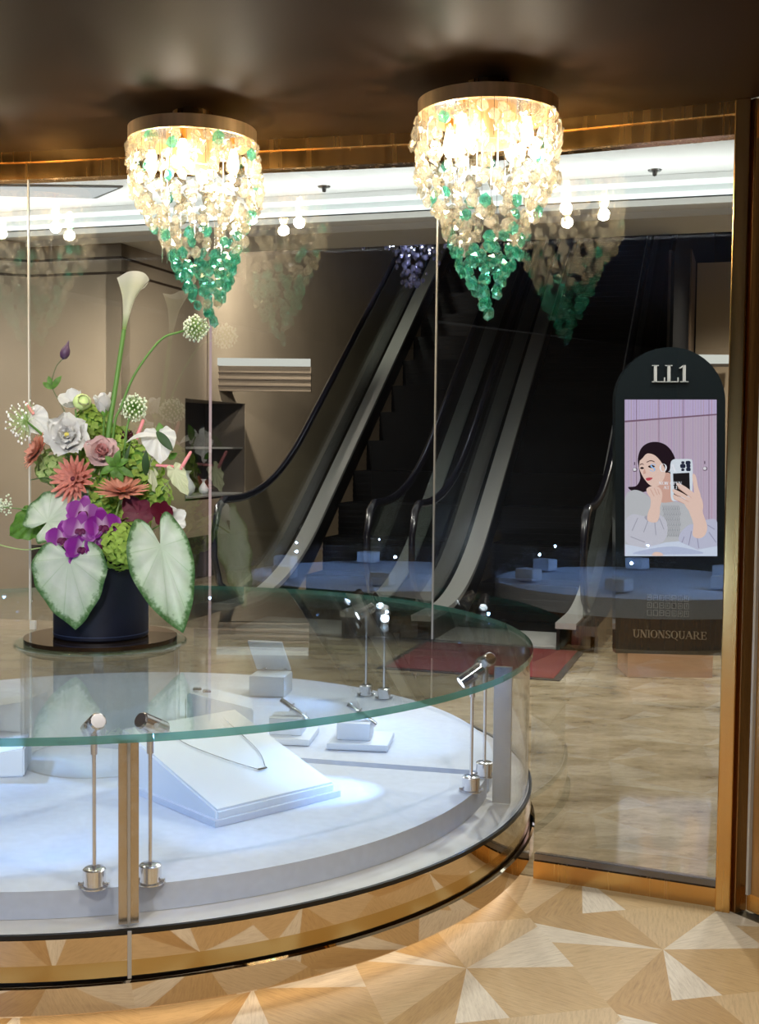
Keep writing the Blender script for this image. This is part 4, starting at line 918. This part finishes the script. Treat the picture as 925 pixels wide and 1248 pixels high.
# ================================================================ second round case behind the viewer (seen mirrored in the glass)
C2 = Vector((-1.75 * S, -.75 * S, 0)); c2 = thing('display_case', 'lit round display case behind the viewer, seen mirrored in the shop glass', 'display case', C2)
for prof_, nm, mt in (([(0, 0), (1.0, 0), (1.0, .22), (0, .22)], 'plinth', M['brass_dark']), ([(0, .221), (1.08, .221), (1.08, .35), (0, .35)], 'platform', M['white']), ([(1.09, .221), (1.09, .66), (1.084, .66), (1.084, .221)], 'wall_glass', M['case_glass']), ([(0, .661), (1.11, .661), (1.11, .678), (0, .678)], 'top_glass', M['top_glass'])):
    b = B(); lathe(b, prof_, C2, Z_, 64); obj(nm, b, mt, c2, 30)
for a in range(6):
    v = C2 + Vector((math.cos(a * PI / 3) * .8, math.sin(a * PI / 3) * .8, .56)); point('case_led', v, 10, (.30, .52, 1), .008)
    b = B(); box(b, v + Vector((-.1, 0, -.155)), X_, Y_, Z_, .16, .12, .09, .01); obj('display_block', b, M['white_gloss'], c2)
# ================================================================ VASE AND FLOWERS
FY = 2.945; PX = FY / FPX * S                   # metres per pixel at the flowers
VB = ZT + .0228; VR = .1165 * S; VT = VB + .285
vz = thing('flower_vase', 'dark navy cylindrical vase holding the tall flower arrangement on the round tray', 'vase', (RC.x, RC.y, VB))
b = B(); lathe(b, [(0, VB), (VR - .004, VB), (VR, VB + .004), (VR, VT - .004), (VR - .004, VT), (VR - .010, VT), (VR - .012, VB + .02), (0, VB + .02)], RC, Z_, 64); obj('body', b, M['navy'], vz, 30)
b = B(); lathe(b, [(VR - .004, VB + .012), (VR + .0012, VB + .013), (VR + .0012, VB + .0155), (VR - .004, VB + .0165)], RC, Z_, 64); obj('foot_line', b, pr('navy_line', (36, 48, 78), .4), vz, 30)
b = B(); lathe(b, [(0, VT - .05), (VR - .014, VT - .05), (VR - .014, VT - .03), (0, VT - .02)], RC, Z_, 32); obj('floral_foam', b, M['leaf_dark'], vz, 40)
rnd = random.Random(21)
def fat(px, py, dy=0.0): return at(px, py, FY + dy)
def root_pt(px):                                # where a stem enters the vase
    return Vector((RC.x + max(-.09, min(.09, (px - 131) * PX * .55)), RC.y - .02 + rnd.uniform(-.02, .04), VT - .04))
CAMP = Vector((0, 0, HF * S))
def tocam(p): return (CAMP - p).normalized()
def stem(t, head, px, mat='stem', r=.0035, via=None, name='stem'):
    b = B(); rp = root_pt(px); pts = [rp] + (via or [(rp + head) / 2 + Z_ * .02]) + [head]
    pp = smoothpts(pts, 8); tube(b, pp, [r * 1.15 - r * .35 * i / len(pp) for i in range(len(pp))], 8); obj(name, b, M[mat], t, 60)
def petal(bm, c, f, ang, L, W, elev, curl=0, cup=0, base=.0, ruff=0, up=Z_, mi=0, nt=6, nv=4, tipw=.0, up2=None):
    s, u, d = frame(f, up); rad = s * math.cos(ang) + u * math.sin(ang); tan = -s * math.sin(ang) + u * math.cos(ang)
    ly = uvl(bm); grid = []; ph = rnd.uniform(0, 6)
    pos = c + rad * base; e = elev
    for i in range(nt + 1):
        t = i / nt; wdt = W * (math.sin(PI * min(1, (t * .86 + .10))) ** .75 * (1 - tipw * t) if t < 1 else .28 * (1 - tipw))
        dr_ = rad * math.cos(e) + d * math.sin(e); nr = d * math.cos(e) - rad * math.sin(e); row = []
        for j in range(nv + 1):
            v = j / nv * 2 - 1
            row.append(bm.verts.new(pos + tan * (v * wdt) + nr * (cup * v * v * wdt + ruff * math.sin(ph + v * 5 + t * 4) * t)))
        grid.append(row); pos = pos + dr_ * (L / nt); e += curl / nt
    for i in range(nt):
        for j in range(nv):
            fc_ = bm.faces.new((grid[i][j], grid[i][j + 1], grid[i + 1][j + 1], grid[i + 1][j])); fc_.material_index = mi
            for lp, (a_, b_) in zip(fc_.loops, ((j, i), (j + 1, i), (j + 1, i + 1), (j, i + 1))): lp[ly].uv = (a_ / nv, b_ / nt)
def thicken(bm, t=.0008):
    bmesh.ops.solidify(bm, geom=list(bm.faces), thickness=t)
def rings(c, f, spec, mat, t, name='petals', ruff=0, jit=.15, cup=.25, th=.0008):
    b = B()
    for (cnt, L, W, el, curl, base, off) in spec:
        for k_ in range(cnt):
            petal(b, c + Vector(f).normalized() * off, f, 2 * PI * (k_ + rnd.uniform(-jit, jit)) / cnt + off * 90, L * rnd.uniform(.92, 1.06), W, el + rnd.uniform(-.08, .08), curl, cup, base, ruff)
    thicken(b, th); return obj(name, b, M[mat], t, 60)
def floret_ball(c, r, n_, mat, t, name='blossom', fs=.011, squash=1.0, core='leaf'):
    b = B(); bmesh.ops.create_icosphere(b, subdivisions=2, radius=r * .80, matrix=Matrix.Translation(c) @ Matrix.Diagonal((1, .85, squash, 1))); obj('core', b, M[core], t, 60)
    b = B()
    for i in range(n_):
        z = 1 - 2 * (i + .5) / n_; a = i * 2.39996; q = math.sqrt(1 - z * z); dv = Vector((q * math.cos(a), q * math.sin(a), z))
        if dv.y > .55: continue
        p = c + Vector((dv.x * r, dv.y * r * .85, dv.z * r * squash)) * rnd.uniform(.86, 1.05); nrm = (dv + Vector((rnd.uniform(-.4, .4), rnd.uniform(-.4, .4), rnd.uniform(-.4, .4)))).normalized(); a0 = rnd.uniform(0, 2)
        for k_ in range(4): petal(b, p, nrm, a0 + k_ * PI / 2, fs * rnd.uniform(.9, 1.25), fs * .52, .25, -.5, .3, 0, 0, nt=3, nv=2)
    thicken(b, .0005); return obj(name, b, M[mat], t, 60)
def heart(base, tip, W, nrm, mat, t, name='blade', bend=.12, fold=.10, wave=.006, lobe=.24, skew=0, th=.0012):
    base, tip = Vector(base), Vector(tip); ya = tip - base; L = ya.length; ya.normalize(); nv = Vector(nrm).normalized(); xa = ya.cross(nv).normalized(); nv = xa.cross(ya).normalized()
    half = [(0, -.03), (.18, -lobe * .75), (.50, -lobe), (.84, -lobe * .45), (1.0, .10), (.93, .34), (.70, .60), (.36, .83), (.0, 1.0)]
    cs = smoothpts([(x, y, 0) for x, y in half], 4); right = [(p.x, p.y) for p in cs]; left = [(-x, y) for x, y in right[-2:0:-1]]
    ol = right + left; n_ = len(ol); K_ = 8; b = B(); ly = uvl(b); ringsv = []; ph = rnd.uniform(0, 6)
    for k_ in range(1, K_ + 1):
        row = []
        for i, (x, y) in enumerate(ol):
            q = k_ / K_; x_, y_ = x * q * (1 + skew * (1 if x > 0 else -1)), y * q
            z = -bend * L * max(0, y_) ** 2 + fold * W * abs(x_) * .5 - bend * .5 * L * x_ * x_ + wave * q * q * math.sin(i * 1.1 + ph)
            row.append(b.verts.new(base + xa * x_ * W / 2 + ya * y_ * L + nv * z))
        ringsv.append(row)
    c0 = b.verts.new(base)
    for i in range(n_):
        j = (i + 1) % n_; f = b.faces.new((c0, ringsv[0][i], ringsv[0][j]))
        for lp, uv in zip(f.loops, ((i / n_, 0), (i / n_, 1 / K_), ((i + 1) / n_, 1 / K_))): lp[ly].uv = uv
        for k_ in range(K_ - 1):
            f = b.faces.new((ringsv[k_][i], ringsv[k_ + 1][i], ringsv[k_ + 1][j], ringsv[k_][j]))
            for lp, uv in zip(f.loops, ((i / n_, (k_ + 1) / K_), (i / n_, (k_ + 2) / K_), ((i + 1) / n_, (k_ + 2) / K_), ((i + 1) / n_, (k_ + 1) / K_))): lp[ly].uv = uv
    thicken(b, th); return obj(name, b, mat if not isinstance(mat, str) else M[mat], t, 60)
def blade(bm, p0, p1, w_, nrm=(0, -1, 0), bow=.0, mi=0):   # simple leaf
    p0, p1 = Vector(p0), Vector(p1); ya = (p1 - p0); L = ya.length; ya.normalize(); xa = ya.cross(Vector(nrm)).normalized(); nv = xa.cross(ya)
    rows = []
    for i in range(8):
        t_ = i / 7; ww = w_ * (math.sin(PI * min(1, .06 + .94 * t_)) ** .8 if i < 7 else .02); cpos = p0 + ya * L * t_ + nv * bow * math.sin(PI * t_)
        rows.append([bm.verts.new(cpos + xa * ww * v + nv * abs(v) * ww * .3) for v in (-1, 0, 1)])
    for a_, b_ in zip(rows, rows[1:]):
        for j in range(2): f = bm.faces.new((a_[j], a_[j + 1], b_[j + 1], b_[j])); f.material_index = mi
def flower(name, label, cat, head, px, group=None):
    rp = Vector((RC.x, RC.y, VT - .04)); return thing(name, label, cat, rp, group)
FG = 'flowers in the navy vase'
# --- calla lily
t = flower('calla_lily', 'tall white calla lily rising above the arrangement on a straight green stalk', 'flower', None, 130)
c0, c1 = fat(151, 403), fat(160, 342); axis = (c1 - c0).normalized(); H_ = (c1 - c0).length
b = B(); ly = uvl(b); s_, u_, d_ = frame(axis, (0, -1, .0)); n_, m_ = 36, 14; G_ = []
for i in range(m_ + 1):
    v = i / m_; row = []
    for k_ in range(n_ + 1):
        a = 2 * PI * k_ / n_ * .985; fr = math.cos(a - 2.6)           # low lip on one side
        hh = H_ * (v * (1.0 + .18 * max(0, math.cos(a - .9)) * v * v))
        r = 1.22 * (.0045 + .010 * v + .014 * v ** 2.2 + .024 * max(0, v - .62) ** 1.2 * (1.5 + .6 * math.cos(a - .3)) + .0022 * math.sin(a * 5 + 1) * v ** 4)
        dip = -.016 * max(0, v - .85) / .15 * max(0, math.cos(a + 1.0))
        row.append(b.verts.new(c0 + s_ * r * math.cos(a) + u_ * r * math.sin(a) * .9 + d_ * (hh + dip)))
    G_.append(row)
for i in range(m_):
    for k_ in range(n_):
        f = b.faces.new((G_[i][k_], G_[i][k_ + 1], G_[i + 1][k_ + 1], G_[i + 1][k_]))
        for lp, (a_, b_) in zip(f.loops, ((k_, i), (k_ + 1, i), (k_ + 1, i + 1), (k_, i + 1))): lp[ly].uv = (a_ / n_, b_ / m_)
thicken(b, .001); obj('spathe', b, M['calla'], t, 60)
b = B(); tube(b, [c0 + d_ * .03, c0 + d_ * .10], [.004, .0025], 8); obj('spadix', b, M['yellow'], t, 60)
stem(t, c0 + d_ * .004, 128, 'stem', .0085, [fat(131, 540), fat(141, 470)])
# --- arching allium and the shorter one, the left umbel
def allium(px, py, r_px, label, via, spx, matn='allium', tipm='allium_tip', n_=110, dy=0, flat=0):
    t = flower('allium', label, 'flower', None, spx); c = fat(px, py, dy); r = r_px * PX; b = B(); b2 = B()
    for i in range(n_):
        z = 1 - 2 * (i + .5) / n_; a = i * 2.39996; q = math.sqrt(1 - z * z); dv = Vector((q * math.cos(a), q * math.sin(a), z))
        if flat and dv.x > .25: continue
        e = c + dv * r * rnd.uniform(.75, 1.05); tube(b, [c, e], .0008, 4)
        bmesh.ops.create_icosphere(b2, subdivisions=1, radius=.0034 * rnd.uniform(.8, 1.3), matrix=Matrix.Translation(e) @ Matrix.Diagonal((1, 1, 1.3, 1)))
    obj('stalks', b, M[matn], t); o = obj('florets', b2, M[tipm], t, 60); stem(t, c, spx, 'stem', .0042, via); return t
allium(238, 400, 16, 'pale green globe allium at the end of the long arching stem', [fat(138, 530), fat(148, 495), fat(165, 455), fat(195, 415), fat(218, 405)], 134, 'allium', 'allium_tip', 120)
allium(163, 497, 17, 'grey-green globe allium on a short stem just right of the calla stalk', [fat(150, 560), fat(155, 520)], 146, 'leaf', 'allium_tip', 130, .02)
allium(33, 514, 26, 'feathery white and green umbel at the far left, before a white anthurium', [fat(100, 580), fat(58, 536)], 100, 'allium', 'petal_white', 90, -.03, 1)
# --- clematis bud
t = flower('clematis_bud', 'single dark purple pointed bud on a thin stem, upper left', 'flower', None, 80)
c = fat(78, 434); ax_ = (fat(84, 414) - c).normalized(); b = B(); lathe(b, [(0, 0), (.011, .006), (.016, .02), (.014, .034), (.006, .048), (.001, .064)], c - ax_ * .012, ax_, 14); obj('bud', b, M['bud'], t, 60)
stem(t, c - ax_ * .008, 100, 'stem_dull', .0018, [fat(96, 560), fat(80, 505), fat(64, 472), fat(68, 448)])
b = B(); blade(b, fat(64, 474), fat(75, 458), .010, (0, -1, .1), .004); blade(b, fat(64, 474), fat(52, 466), .009, (0, -1, .1), .004); blade(b, fat(63, 472), fat(59, 458), .009, (0, -1, .1)); thicken(b); obj('leaves', b, M['leaf'], t, 60)
# --- hydrangeas
def hydrangea(px, py, r, label, dy, n_, mat='hyd', sq=1.0, spx=None):
    t = flower('hydrangea', label, 'flower', None, px, 'green hydrangeas in the vase'); c = fat(px, py, dy); floret_ball(c, r * PX, n_, mat, t, fs=.0150, squash=sq); stem(t, c - Z_ * r * PX * .6, spx or px, 'stem', .004); return t
hydrangea(147, 664, 29, 'green hydrangea ball at the front of the vase rim, beside the purple orchids', -.095, 150)
hydrangea(166, 574, 33, 'green hydrangea behind the pink rose, right of centre', .03, 110)
hydrangea(112, 516, 22, 'green hydrangea at the top, at the foot of the calla stalk', .06, 80)
hydrangea(122, 612, 32, 'green hydrangea in the middle, between the coral daisies', -.01, 100)
hydrangea(64, 570, 20, 'small pale hydrangea between the left coral daisy and the white lisianthus', .02, 60, 'hyd_pale')
hydrangea(182, 604, 27, 'green hydrangea on the right, behind the dark red orchid', .03, 80, 'hyd')
hydrangea(142, 545, 26, 'green hydrangea behind the pink rose, at the stem of the grey-green allium', .06, 80)
hydrangea(88, 612, 26, 'green hydrangea behind the large coral daisy', .05, 80)
hydrangea(106, 556, 24, 'green hydrangea deep behind the white lisianthus and the rose', .06, 80)
hydrangea(160, 640, 24, 'green hydrangea behind the dark red orchid, over the vase rim', .0, 80)
# --- white lisianthus
t = flower('lisianthus', 'large open white lisianthus facing the viewer, left of the pink rose', 'flower', None, 85); c = fat(82, 531, -.05); f = tocam(c) + Vector((-.1, 0, .25))
rings(c, f, [(7, .074, .040, .22, .5, .004, -.012), (6, .060, .034, .50, .4, .003, -.006), (6, .044, .026, .85, .3, .002, 0), (5, .028, .016, 1.1, .2, .002, .002)], 'petal_white', t, ruff=.006)
b = B(); bmesh.ops.create_icosphere(b, subdivisions=2, radius=.010, matrix=Matrix.Translation(c + f.normalized() * .008)); obj('centre', b, M['yellow'], t, 60); stem(t, c - f.normalized() * .02, 90)
t = flower('lisianthus', 'half-open white lisianthus bud left of the calla stalk, facing up', 'flower', None, 125); c = fat(127, 503, .0); f = Vector((-.10, -.25, 1))
rings(c, f, [(5, .066, .026, 1.15, .15, .006, 0), (4, .055, .022, 1.35, .1, .003, 0)], 'petal_white', t, ruff=.004); b = B(); lathe(b, [(0, -.012), (.008, -.008), (.013, .004), (.012, .014)], c, f, 12); obj('calyx', b, M['leaf'], t, 60); stem(t, c - Z_ * .01, 122)
t = flower('lisianthus', 'white lisianthus with a greenish bud heart, upper left of the open one', 'flower', None, 95); c = fat(92, 493, .01); f = Vector((-.35, -.6, .7))
rings(c, f, [(4, .060, .030, .75, .35, .004, -.004)], 'petal_white', t, ruff=.003); b = B(); bmesh.ops.create_icosphere(b, subdivisions=2, radius=.030, matrix=Matrix.Translation(fat(100, 490, -.02)) @ Matrix.Diagonal((1, .9, .9, 1))); obj('bud_core', b, M['hyd_pale'], t, 60)
rings(fat(101, 491, -.02), (.3, -1, .3), [(6, .034, .018, .9, .8, .006, .006)], 'petal_cream', t, 'bud_petals'); stem(t, c - Z_ * .015, 100)
# --- garden rose
t = flower('garden_rose', 'pale pink garden rose in the middle of the arrangement', 'flower', None, 122); c = fat(124, 552, -.055); f = tocam(c) + Vector((0, 0, .45))
rings(c, f, [(7, .060, .034, .30, .6, .005, -.014), (6, .050, .029, .62, .6, .004, -.006)], 'petal_pink', t, 'outer_petals', ruff=.002)
rings(c, f, [(6, .040, .022, .95, .65, .003, .0), (5, .030, .016, 1.2, .7, .002, .004), (4, .018, .010, 1.35, .6, .001, .008)], 'petal_pinkmid', t, 'inner_petals'); stem(t, c - f.normalized() * .02, 124)
# --- coral daisies
def gerbera(px, py, r, f, label, mat, dy, spx):
    t = flower('gerbera', label, 'flower', None, spx, 'coral daisies in the vase'); c = fat(px, py, dy); L = r * PX
    rings(c, f, [(19, L, .0090, .10, .28, .008, -.003), (16, L * .82, .0085, .34, .28, .006, .001), (12, L * .58, .007, .65, .25, .005, .004)], mat, t, jit=.22, cup=.35)
    b = B(); bmesh.ops.create_icosphere(b, subdivisions=2, radius=.009, matrix=Matrix.Translation(c + Vector(f).normalized() * .004)); obj('disc', b, M['maroon'], t, 60); stem(t, c - Vector(f).normalized() * .006, spx, 'stem_pale', .0034); return t
gerbera(90, 584, 27, Vector((-.35, -1, .25)), 'large coral daisy facing the viewer, above the purple orchids', 'coral', -.07, 95)
gerbera(46, 550, 22, Vector((-.75, -.5, .45)), 'small coral daisy at the far left under the feathery umbel', 'coral_pale', -.02, 80)
gerbera(149, 599, 29, Vector((.05, -.42, 1)), 'coral daisy seen from the side, right of the large one', 'coral_pale', -.08, 148)
# --- anthuriums
def spadix(t, p0, p1, r=.0055):
    b = B(); p0, p1 = Vector(p0), Vector(p1); tube(b, [p0, p0 * .5 + p1 * .5, p1 - (p1 - p0) * .04, p1], [r * .9, r, r * .8, r * .3], 10); obj('spadix', b, M['spadix'], t, 60)
t = flower('anthurium', 'white anthurium with a pink tip, far left behind the feathery umbel', 'flower', None, 80); heart(fat(38, 507, .01), fat(60, 528, .0), 36 * PX, (-.1, -1, .3), 'petal_white', t, 'spathe', .1, .2); spadix(t, fat(41, 505), fat(31, 491)); stem(t, fat(40, 509, .015), 88, 'stem_pale', .003)
t = flower('anthurium', 'large white anthurium at the upper right, a green leaf lying on it', 'flower', None, 160); heart(fat(193, 529, -.01), fat(196, 562, -.04), 42 * PX, (.15, -1, .35), 'petal_white', t, 'spathe', .25, .25)
b = B(); blade(b, fat(192, 532, -.03), fat(153, 540, -.03), 7 * PX, (0, -.5, 1), .012); thicken(b, .001); obj('side_petal', b, M['petal_white'], t, 60); b = B(); blade(b, fat(191, 526, -.05), fat(211, 550, -.06), 5.5 * PX, (.1, -1, .2), .004); thicken(b); obj('leaf', b, M['leaf_dark'], t, 60); stem(t, fat(192, 531, .0), 160, 'stem_pale', .003)
t = flower('anthurium', 'pale cream anthurium hanging at the right edge, with a pink spike', 'flower', None, 170); heart(fat(213, 573, -.02), fat(228, 605, -.02), 22 * PX, (-.2, -1, .2), 'petal_cream', t, 'spathe', .15, .15); spadix(t, fat(220, 572, -.02), fat(233, 550, -.02), .006); stem(t, fat(214, 575, -.012), 178, 'stem_pale', .002)
t = flower('anthurium', 'green-white anthurium seen edge-on right of the upper hydrangea, pink spike lying across', 'flower', None, 165); heart(fat(184, 566, -.01), fat(190, 600, -.02), 16 * PX, (.9, -1, .1), 'petal_cream', t, 'spathe', .1, .1); spadix(t, fat(190, 567, -.01), fat(216, 569, -.01), .005); stem(t, fat(184, 568, .0), 168, 'stem_pale', .003)
t = flower('anthurium', 'maroon anthurium half hidden behind the rose, with an upright pink spike', 'flower', None, 150); heart(fat(153, 533, .03), fat(160, 524, .05), 16 * PX, (0, -1, .6), 'maroon', t, 'spathe', .1, .2); spadix(t, fat(166, 535, .02), fat(175, 511, .02), .0065); stem(t, fat(155, 535, .035), 150, 'stem_pale', .003)
# --- orchids
def orchid_bloom(b, c, f, r, roll=0):
    for a in (PI / 2, PI / 2 + 2 * PI / 3, PI / 2 - 2 * PI / 3): petal(b, c, f, a + roll, r, r * .36, .05, .1, .1, .002)
    for a in (.12, PI - .12): petal(b, c + Vector(f).normalized() * .002, f, a + roll, r * 1.0, r * .56, .08, .0, .1, .002)
def orchid_lip(b, c, f, r, roll=0):
    for a in (-PI / 2, -PI / 2 + .8, -PI / 2 - .8): petal(b, c + Vector(f).normalized() * .005, f, a + roll, r * .42, r * .16, .7, -1.1, -.3, .0)
t = flower('orchid_spray', 'spray of purple orchids with pale edges spilling over the vase front', 'flower', None, 105); fl = []
for px, py, r, fx, fz, dy in ((101, 624, 17, 0, .2, -.12), (125, 641, 19, .3, .1, -.13), (98, 645, 18, -.1, .1, -.145), (77, 656, 18, -.35, .0, -.125), (100, 667, 18, .1, -.15, -.14), (119, 664, 14, .3, -.2, -.13), (102, 683, 15, .05, -.4, -.125)):
    c = fat(px, py, dy); fl.append((c, tocam(c) + Vector((fx, 0, fz)), r * PX * 1.12))
b1_, b2_ = B(), B()
for i, (c, f, r) in enumerate(fl):
    b = B(); orchid_bloom(b, c, f, r, rnd.uniform(-.25, .25)); thicken(b, .0007); o = obj('blossom', b, M['orchid'], t, 60); b = B(); orchid_lip(b, c, f, r); thicken(b, .0007); b.verts.ensure_lookup_table()
    l_ = obj('lip', b, M['lip'], t, 60); l_.parent = o; l_.location = (0, 0, 0)
stem(t, fl[4][0] + Vector((0, .02, 0)), 105, 'stem_dull', .0025, [fat(104, 630, -.06)])
t = flower('dark_orchid', 'dark red orchid pair on the right above the big caladium leaf', 'flower', None, 170)
for px, py, r, fx, rl in ((168, 626, 24, -.2, .4), (197, 626, 19, .9, 0)):
    c = fat(px, py, -.085); f = tocam(c) + Vector((fx, 0, .1)); b = B()
    for a, l_, w_ in ((.5, 1, .5), (PI - .2, .8, .5), (-PI / 2 - .3, .8, .42), (-PI / 2 + .7, .8, .42), (PI / 2 + .3, .8, .4)): petal(b, c, f, a + rl, r * PX * l_, r * PX * w_, .1, .1, .15, .001)
    thicken(b, .0008); obj('blossom', b, M['orchid_red'], t, 60)
stem(t, fat(180, 628, -.07), 165, 'stem_dull', .0025)
t = flower('white_blossom', 'small white blossom tucked behind the dark red orchid at the right', 'flower', None, 175); c = fat(211, 632, -.05); rings(c, tocam(c) + Vector((.4, 0, .1)), [(5, .044, .022, .3, .3, .003, 0)], 'petal_white', t, ruff=.004); stem(t, c + Vector((0, .015, 0)), 175, 'stem_pale', .003)
# --- caladium leaves
def cal(label, base, tip, W, nrm, spx, dy0, dy1, **k):
    t = flower('caladium_leaf', label, 'leaf', None, spx, 'caladium leaves in the vase'); bp = fat(*base, dy0); tp = fat(*tip, dy1)
    heart(bp, tp, W * PX, nrm, k.pop('mat', 'caladium'), t, **k); stem(t, bp + Vector((0, .008, 0)), spx, 'stem_pale', .0032, [fat(base[0] * .7 + 131 * .3, base[1] * .6 + 630 * .4, dy0 + .05)], 'leaf_stalk')
cal('large white caladium leaf with a green rim hanging over the vase at the left', (84, 680), (91, 768), 92, (-.15, -1, .15), 100, -.135, -.150, bend=.06, fold=.10)
cal('large white caladium leaf hanging over the vase at the right, its tip reaching the tray', (196, 666), (224, 772), 76, (.3, -1, .2), 165, -.125, -.13, bend=.06, fold=.16, lobe=.36, skew=.12)
cal('pale grey-green caladium leaf pointing right, upper left of the purple orchids', (58, 636), (110, 594), 62, (-.2, -1, .35), 95, -.08, -.06, bend=.05, fold=.25, lobe=.38)
cal('plain light green heart leaf at the far left edge behind the pale caladium', (44, 634), (8, 650), 46, (-.2, -1, .4), 80, -.02, -.03, bend=.2, fold=.2, mat='leaf')
# --- filler greenery
t = flower('leaf_sprig', 'fresh green leafy sprig below the pink rose', 'leaf', None, 140); b = B()
for x, y in ((146, 548), (128, 556), (158, 560), (122, 578), (150, 588), (164, 582), (138, 584)): blade(b, fat(141, 568, -.08), fat(x, y, -.085), 4.5 * PX, (0, -1, .3), .006)
thicken(b); obj('leaves', b, M['leaf'], t, 60); stem(t, fat(141, 568, -.078), 140, 'stem', .002)
t = flower('leaf_sprig', 'yellow-green leaf standing behind the upper right white anthurium', 'leaf', None, 165); b = B(); blade(b, fat(198, 536, .03), fat(194, 515, .03), 6 * PX, (0, -1, .2), .004); blade(b, fat(206, 560, .0), fat(216, 552, .0), 4 * PX, (0, -1, .2), .004); thicken(b); obj('leaves', b, M['leaf'], t, 60); stem(t, fat(199, 540, .03), 165, 'stem', .002)
t = flower('leaf_sprig', 'dark green lance leaf pointing up right of the rose', 'leaf', None, 160); b = B(); blade(b, fat(178, 580, -.02), fat(178, 548, -.03), 4.5 * PX, (0, -1, .1), .006); blade(b, fat(150, 572, -.04), fat(159, 540, -.04), 2.5 * PX, (0, -1, .1), .003); thicken(b); obj('leaves', b, M['leaf_dark'], t, 60); stem(t, fat(176, 584, -.015), 160, 'stem', .002)
t = flower('white_sprig', 'frothy white sprig at the far left edge above the light green leaf', 'flower', None, 85); b = B()
for i in range(60): bmesh.ops.create_icosphere(b, subdivisions=1, radius=.0038, matrix=Matrix.Translation(fat(3 + rnd.gauss(0, 6), 616 + rnd.gauss(0, 7), -.02 + rnd.uniform(-.02, .02))))
obj('florets', b, M['allium_tip'], t, 60); stem(t, fat(4, 618, -.02), 95, 'stem', .002, [fat(60, 630, -.02)])
t = flower('grass_blade', 'long thin grass blade arching out to the left edge', 'leaf', None, 90); b = B(); tube(b, smoothpts([root_pt(90), fat(60, 668, -.05), fat(30, 670, -.05), fat(0, 664, -.05), fat(-14, 656, -.05)], 8), [.0022] * 32 + [.001], 6); obj('blade', b, M['stem_pale'], t, 60)
t = flower('twig', 'short thin dark twig pointing left below the small coral daisy', 'leaf', None, 90); b = B(); tube(b, smoothpts([root_pt(90), fat(82, 620, -.03), fat(62, 585, -.03), fat(37, 585, -.03)], 8), [.0018] * 24 + [.0008], 6); obj('shoot', b, M['leaf_dark'], t, 60)
